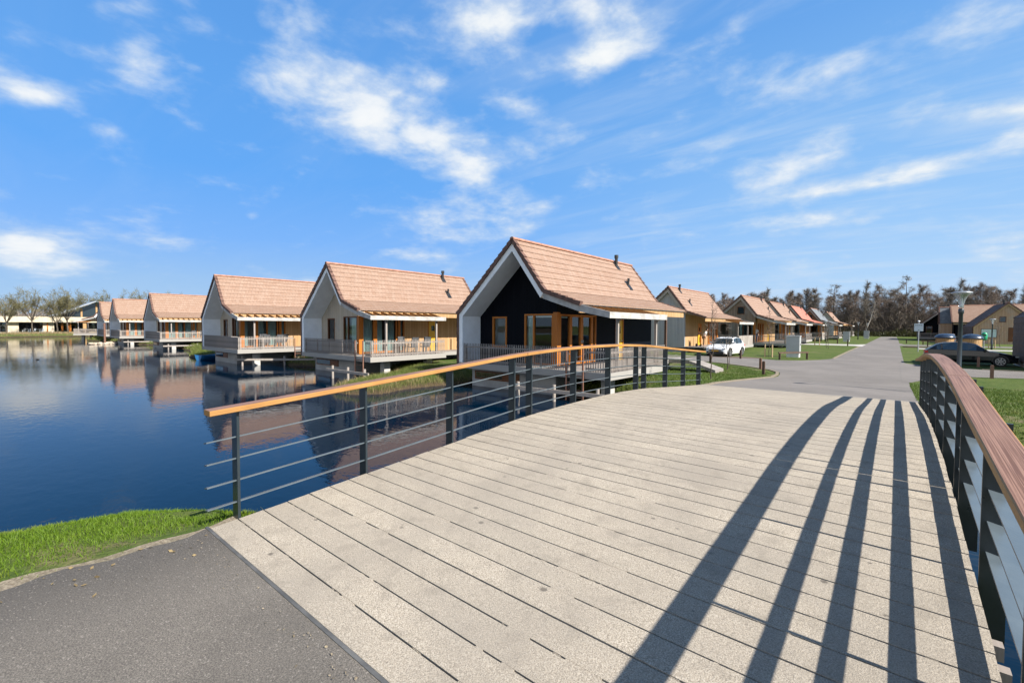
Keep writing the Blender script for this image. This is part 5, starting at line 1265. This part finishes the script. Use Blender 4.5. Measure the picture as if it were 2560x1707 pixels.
# ------------------------------------------------------------------ bare trees
def bare_tree(seed, h, spread, first=.25, nb=26, leader=.85, up0=.9, twn=9, sub=6, twl=.7, tww=.03, r0=.16, droop=0.0, split=False):
    """returns two meshes: trunk with limbs, and the crown of branchlets and twigs"""
    g = np.random.default_rng(seed); tv, tf, cv, cf = [], [], [], []
    def tube(pts, rad, n=5):
        i0 = len(tv)
        for p, r in zip(pts, rad):
            for k in range(n):
                a = 2*np.pi*k/n; tv.append((p[0]+r*np.cos(a), p[1]+r*np.sin(a), p[2]+0*r))
        for s_ in range(len(pts)-1):
            for k in range(n): tf.append((i0+s_*n+k, i0+s_*n+(k+1) % n, i0+(s_+1)*n+(k+1) % n, i0+(s_+1)*n+k))
    def ribbon(p, d, L, wd):
        d = d/np.linalg.norm(d); sd = np.cross(d, g.normal(size=3)); sd /= np.linalg.norm(sd)+1e-9
        m = p+d*L*.55+g.normal(0, .05*L, 3); q = p+d*L+np.array([0, 0, droop*L])+g.normal(0, .08*L, 3); i = len(cv)
        cv.extend([p-sd*wd/2, p+sd*wd/2, m+sd*wd*.4, m-sd*wd*.4, q+sd*wd*.15, q-sd*wd*.15]); cf.extend([(i, i+1, i+2, i+3), (i+3, i+2, i+4, i+5)]); return m, q
    leaders = [(np.zeros(3), h, r0)]
    if split:
        leaders = [(np.zeros(3), h*.34, r0)]
    npt = 9; tr = []
    for (o, hh, rr) in leaders:
        pts = [o+np.array([0, 0, -.3])]; off = np.zeros(2)
        for k in range(1, npt): off = off+g.normal(0, .012*hh, 2); pts.append(o+np.array([off[0], off[1], hh*k/(npt-1)]))
        tube(pts, [rr*(1-.86*(k/(npt-1)) if not split else 1-.35*k/(npt-1)) for k in range(npt)], 6); tr.append((np.array(pts), rr))
    starts = []
    if split:
        top = tr[0][0][-1]
        for k in range(7):
            a = 2*np.pi*k/7+g.normal(0, .3); el = g.uniform(.75, 1.4); L = h*g.uniform(.5, .66); d = np.array([np.cos(a)*np.cos(el), np.sin(a)*np.cos(el), np.sin(el)])
            pts = [top-np.array([0, 0, .3*g.random()])]
            for j in range(1, 6): d = d+np.array([0, 0, .06])+g.normal(0, .10, 3); d /= np.linalg.norm(d); pts.append(pts[-1]+d*L/5)
            tube(pts, [r0*.5*(1-.8*j/5) for j in range(6)], 5); starts.append((np.array(pts), r0*.4))
    else: starts = tr
    for pts, rr in starts:
        n = nb if not split else max(5, nb//6)
        for k in range(n):
            t = first+(1-first)*((k+g.random())/n) if not split else .25+.75*((k+g.random())/n); x = t*(len(pts)-1); i = min(int(x), len(pts)-2); p = pts[i]*(1-(x-i))+pts[i+1]*(x-i)
            a = g.uniform(0, 2*np.pi); L = spread*((1-t)**.7*.9+.14)*g.uniform(.6, 1.15) if not split else spread*.5*g.uniform(.6, 1.1); el = g.normal(up0, .22)
            d = np.array([np.cos(a)*np.cos(el), np.sin(a)*np.cos(el), np.sin(el)]); bp = [p]
            for j in range(1, 5): d = d+g.normal(0, .16, 3)+np.array([0, 0, .05]); d /= np.linalg.norm(d); bp.append(bp[-1]+d*L/4)
            tube(bp, [max(.008, rr*.30*(1-.85*j/4)*(1-.5*t)) for j in range(5)], 4)
            bp = np.array(bp)
            for q in range(sub):
                u = .2+.8*(q+g.random())/sub; y = u*4; i2 = min(int(y), 3); sp = bp[i2]*(1-(y-i2))+bp[i2+1]*(y-i2); sdv = d+g.normal(0, .75, 3); m, e = ribbon(sp, sdv, L*.42*g.uniform(.6, 1.2), tww*1.5)
                for w2 in range(twn):
                    z = g.random(); b0 = sp+(e-sp)*z; ribbon(b0, sdv/np.linalg.norm(sdv)+g.normal(0, .7, 3)+np.array([0, 0, .25]), twl*g.uniform(.5, 1.2), tww)
    return raw_mesh('trunk', np.array(tv), np.array(tf), 4), raw_mesh('crown', np.array(cv), np.array(cf), 4)
def tree_proto(name, args, bark, twig):
    r = empty(name, (0, 0, 0)); t, c = bare_tree(**args); link_mesh('trunk', t, bark, r); link_mesh('crown', c, twig, r); return r
used = set()
def plant(proto, x, y, z, sc, rz, label, group, cat='tree'):
    o = proto if proto.name not in used else copy_tree(proto); used.add(proto.name)
    o.location = (x, y, z); o.scale = (sc[0], sc[0], sc[1]); o.rotation_euler = (0, 0, rz); return tag(o, label, cat, group)
WOOD = [tree_proto('bare_tree', dict(seed=21+i, h=14, spread=sp, first=fi, nb=nb, up0=u0, twn=18, sub=8, twl=.95, tww=.028, r0=.17), M[bk], M[tw]) for i, (sp, fi, nb, u0, bk, tw) in enumerate(
    [(5.8, .15, 36, .75, 'bark', 'twig'), (5.2, .12, 38, .95, 'bark', 'twig2'), (6.4, .20, 34, .85, 'bark', 'twig'), (4.8, .10, 38, .6, 'bark', 'twig2'), (5.4, .25, 32, 1.1, 'bark', 'twig4')])]
g = random.Random(17)
for row, (yy, n) in enumerate(((162, 31), (168, 37), (175, 38))):
    for i in range(n):
        x = -92+132*(i+.5)/n+g.uniform(-1.6, 1.6); y = yy+g.uniform(-2, 2); k = g.choice([0, 1, 1, 2, 3, 0, 4]); hs = g.uniform(.72, .98)*(1.0 if row else .92)
        plant(WOOD[k], x, y, .5, (g.uniform(.85, 1.15), hs), g.uniform(0, 6.3), 'bare brown tree standing among others in the wood behind the cabins', 'bare trees of the wood')
PALE = tree_proto('bare_tree', dict(seed=61, h=14.5, spread=3.0, first=.35, nb=26, up0=1.25, twn=10, sub=6, twl=.9, tww=.03, r0=.18), M['bark'], M['twig4'])
for x, y, sc, lb in [(-6.5, 158, 1.0, 'tall slender pale grey tree with steep twigs at the end of the road'), (12, 160, .98, 'pale grey steep twigged tree above the salmon roof behind the near lamp'), (-75, 160, .97, 'pale steep twigged tree rising behind the grey weathered cabin'), (-31, 160, .97, 'pale steep twigged tree rising above the attic window cabin roof')]:
    plant(PALE, x, y, .5, (sc*1.1, sc), x, lb, 'pale trees at the wood edge')
CON = tree_proto('bare_larch', dict(seed=71, h=18, spread=4.4, first=.2, nb=46, up0=.12, twn=9, sub=6, twl=.7, tww=.036, r0=.22, droop=-.1), M['bark'], M['twig'])
plant(CON, 1.5, 161, .5, (.95, .89), 0, 'tallest tree of the wood, pointed like a fir, right of the road end', None)
plant(CON, -14.5, 163, .5, (1.25, .82), 1.0, 'broad dark pointed tree above the wood, left of the road end', None)
BIR = tree_proto('leaning_birch', dict(seed=81, h=9.5, spread=3.2, first=.4, nb=18, up0=.7, twn=7, sub=5, twl=.7, tww=.03, r0=.15), M['palebark'], M['twig'])
o = plant(BIR, -6.6, 156, .5, (1, 1), 0, 'pale barked birch leaning to the right at the wood edge', None); o.rotation_euler = (0, R(10), 0)
# undergrowth below the wood: one uncountable mass
def thicket(name, x0, x1, y0, y1, n, h, m, seed, wd=.05, zb=.5):
    g2 = np.random.default_rng(seed); x = g2.uniform(x0, x1, n); y = g2.uniform(y0, y1, n); hh = h*(.45+.55*np.sin(x*.31+1.3)*np.sin(x*.083+.4)+g2.normal(0, .12, n)); hh = np.clip(hh, .25*h, 1.25*h)
    z = zb+hh*g2.uniform(0, .95, n)**1.25; d = g2.normal(0, .7, (n, 3)); d[:, 2] = np.abs(d[:, 2])+.5; d /= np.linalg.norm(d, axis=1)[:, None]; L = g2.uniform(.5, 1.5, n)*h*.22
    p = np.stack([x, y, z], -1); sd = np.cross(d, g2.normal(size=(n, 3))); sd /= np.linalg.norm(sd, axis=1)[:, None]; q = p+d*L[:, None]
    v = np.concatenate([p-sd*wd/2, p+sd*wd/2, q+sd*wd*.25, q-sd*wd*.25]); i = np.arange(n)
    return tag(link_mesh(name, raw_mesh(name, v, np.stack([i, i+n, i+2*n, i+3*n], -1), 4), m), kind='stuff')
thicket('undergrowth', -95, 45, 158, 181, 60000, 9.0, M['thicket'], 3, .065)
thicket('undergrowth', -95, 45, 154.5, 158.5, 15000, 2.2, M['hedge'], 4, .16)
thicket('undergrowth', -95, 45, 186, 192, 30000, 10, M['twig2'], 5, .10)
thicket('far_wood', -290, -262, -60, 140, 42000, 13, M['twig'], 6, .22, .3)
thicket('far_wood', -262, -120, 95, 120, 26000, 9, M['twig'], 8, .2, .3)
# trees round the lake pavilion
LAKE = [tree_proto('lakeside_tree', dict(seed=91+i, h=hh*.88, spread=sp*.9, nb=nb, twn=8, sub=6, twl=.95, tww=.036, r0=.22, split=True), M['bark'], M['twig3']) for i, (hh, sp, nb) in enumerate([(11, 6.0, 46), (12.5, 6.4, 50), (10, 5.6, 44)])]
for i, (k, x, y, sc, lb) in enumerate([(0, -156, 4.9, .82, 'leafless olive tinted tree at the left picture edge before the pavilion'), (1, -158, 9.3, .88, 'leafless tree on the lake bank before the white tables of the pavilion'), (1, -160, 15.5, .92, 'tall leafless tree before the orange pavilion doors, right trunk'), (2, -159.2, 13.5, .88, 'bushy olive tree before the orange pavilion doors, left trunk'),
                          (0, -205, 27, 1.25, 'leafless tree rising behind the tilted glass roof'), (1, -212, 38, 1.22, 'leafless tree rising behind the far small houses'), (2, -206, 21, 1.2, 'leafless tree behind the pavilion, left of the tilted glass roof'), (1, -196, 47, 1.1, 'leafless tree top showing above the third house from the blue boat'), (0, -190, 56, .9, 'small leafless tree top above the gap by the third far house'), (2, -192, 2, 1.05, 'leafless tree behind the pavilion at the left picture edge')]):
    plant(LAKE[k], x, y, .5, (sc, sc), i*1.1, lb, 'leafless lakeside trees')
# saplings on the lawn
SAP = tree_proto('sapling', dict(seed=101, h=2.6, spread=1.0, first=.42, nb=15, up0=.75, twn=2, sub=3, twl=.22, tww=.008, r0=.028), M['bark'], M['twig4'])
SAP2 = tree_proto('sapling', dict(seed=102, h=4.4, spread=1.3, first=.30, nb=20, up0=1.1, twn=3, sub=3, twl=.3, tww=.010, r0=.035), M['bark'], M['twig2'])
plant(SAP, -5.52, 18.7, GND(-5.5, 18.7), (.9, .8), 0, 'spindly bare sapling on the lawn closest to the bridge railing', 'bare saplings'); plant(SAP, -7.08, 26.6, .62, (1.1, .95), 2, 'spindly bare sapling in front of the white car bonnet', 'bare saplings'); plant(SAP, -7.4, 28.4, .62, (.7, .7), 4, 'thinnest bare sapling right behind the one before the white car', 'bare saplings')
plant(SAP2, -11.4, 38.2, .62, (1.2, 1.05), 0, 'bushy reddish young tree standing left of the white car before the porch', 'bushy young trees'); plant(SAP2, -7.6, 40.3, .62, (.7, .8), 1, 'young tree tied between pale stakes beside the nearest cabinet', 'bushy young trees')
plant(SAP2, -5.6, 60.1, .62, (.8, .55), 2, 'young tree alone on the lawn before the footpath, nearer one', 'bushy young trees'); plant(SAP2, -6.1, 63.1, .62, (.8, .6), 3, 'young tree alone on the lawn before the footpath, farther one', 'bushy young trees'); plant(SAP2, -8.2, 84, .62, (1.5, .8), 5, 'bushy young tree before the terrace of the grey roofed cabin', 'bushy young trees')
plant(SAP2, 9.6, 80, .62, (.9, .8), 2, 'young tree before the brown tiled gable house', 'bushy young trees')

# ------------------------------------------------------------------ people
def person(loc, rz, label, shirt, trousers, lean=0.0, h=1.68):
    r = empty('person', loc, rz, label, 'person'); k = h/1.70
    def lz(p):   # leaning forward (towards -y) from the hips
        x, y, z = p
        if z > .92: y, z = y-(z-.92)*math.sin(lean), .92+(z-.92)*math.cos(lean)
        return (x*k, y*k, z*k)
    V, E_, Rd = [], [], []
    def add(p, rad, par=None):
        V.append(lz(p)); Rd.append(rad*k)
        if par is not None: E_.append((par, len(V)-1))
        return len(V)-1
    pel = add((0, 0, .95), .135); w1 = add((0, .0, 1.10), .125, pel); ch = add((0, .01, 1.28), .145, w1); nk0 = add((0, .01, 1.42), .085, ch); nk = add((0, 0, 1.49), .055, nk0); jaw = add((0, -.025, 1.55), .062, nk); hd = add((0, -.01, 1.63), .082, jaw); add((0, 0, 1.69), .062, hd); add((0, -.095, 1.585), .014, jaw)
    for sg in (1, -1):
        e = add((sg*.082, .0, 1.60), .016, hd)
        sh = add((sg*.17, .01, 1.40), .062, ch); el = add((sg*.235, -.02, 1.14), .042, sh); wr = add((sg*.245, -.15, .93), .028, el); pm = add((sg*.243, -.18, .87), .034, wr)
        for f in range(4):
            b0 = add((sg*.243+(f-1.5)*.018, -.205, .835), .0095, pm); m0 = add((sg*.243+(f-1.5)*.019, -.225, .80-.004*abs(f-1.5)), .0085, b0); add((sg*.243+(f-1.5)*.019, -.215, .765+.006*abs(f-1.3)), .0075, m0)
        t0 = add((sg*.243-sg*.038, -.18, .865), .012, pm); add((sg*.243-sg*.055, -.20, .83), .009, t0)
        hp = add((sg*.09, 0, .90), .095, pel); kn = add((sg*.10, -.015+.02*sg, .50), .062, hp); an = add((sg*.105, .02+.03*sg, .09), .040, kn); to = add((sg*.115, -.07+.03*sg, .045), .042, an); add((sg*.12, -.14+.03*sg, .035), .032, to)
    me = bpy.data.meshes.new('body'); me.from_pydata(V, E_, []); o = link_mesh('body', me, M['skin'], r)
    sk = o.modifiers.new('skin', 'SKIN'); o.modifiers.new('sub', 'SUBSURF').render_levels = 1
    for v, rad in zip(me.skin_vertices[0].data, Rd): v.radius = (rad, rad)
    me.skin_vertices[0].data[0].use_root = True
    def cloth(nm, m, pts, edges, rads):
        mm = bpy.data.meshes.new(nm); mm.from_pydata([lz(p) for p in pts], edges, []); c = link_mesh(nm, mm, m, r); c.modifiers.new('skin', 'SKIN'); c.modifiers.new('sub', 'SUBSURF').render_levels = 1
        for v, rad in zip(mm.skin_vertices[0].data, rads): v.radius = (rad*k, rad*k)
        mm.skin_vertices[0].data[0].use_root = True
    cloth('shirt', M[shirt], [(0, 0, .93), (0, 0, 1.10), (0, .01, 1.29), (0, .01, 1.43), (.17, .01, 1.40), (.225, -.01, 1.20), (-.17, .01, 1.40), (-.225, -.01, 1.20)], [(0, 1), (1, 2), (2, 3), (2, 4), (4, 5), (2, 6), (6, 7)], [.150, .142, .160, .092, .078, .060, .078, .060])
    cloth('trousers', M[trousers], [(0, 0, .93), (.09, 0, .86), (.10, .005, .50), (.105, .05, .12), (-.09, 0, .86), (-.10, -.035, .50), (-.105, -.01, .12)], [(0, 1), (1, 2), (2, 3), (0, 4), (4, 5), (5, 6)], [.147, .108, .076, .060, .108, .076, .060])
    b = bmesh.new(); bmesh.ops.create_icosphere(b, subdivisions=2, radius=.098*k)
    for v in b.verts:
        if v.co.y < -.03 and v.co.z < .03: v.co.y = -.03
    mm = bpy.data.meshes.new('hair'); b.to_mesh(mm); b.free(); hr = link_mesh('hair', mm, M['hair'], r); hr.location = Vector(lz((0, .015, 1.645)))
    return r
person((-13.5, 43.2, FL-.05), R(100), 'person in white shirt and brown trousers bending over a yellow cart on the porch', 'shirt', 'trousers', .42)
person((-12.6, 59.2, FL-.05), R(20), 'person in white top and dark blue trousers standing on the railed terrace', 'shirt', 'jeans', .05, 1.75)
def cart():
    r = empty('hand_cart', (-13.86, 43.0, FL-.05), R(60), 'yellow upright hand cart with black wheels beside the bending person', 'cart')
    b = MB(); b.prism([(-.16, .15), (.16, .15), (.13, 1.05), (-.13, 1.05)], 'y', -.05, .06); b.build('body', M['yellowsteel'], r)
    b = MB(); b.bar((-.15, 0, 1.02), (-.15, -.12, 1.25), .03, .03); b.bar((.15, 0, 1.02), (.15, -.12, 1.25), .03, .03); b.bar((-.17, -.12, 1.25), (.17, -.12, 1.25), .035, .035); b.build('handle', M['black'], r)
    for sg in (1, -1): MB().cyl((sg*.18, .05, .14), (sg*.24, .05, .14), .14, n=16).build('wheel', M['tyre'], r)
cart()
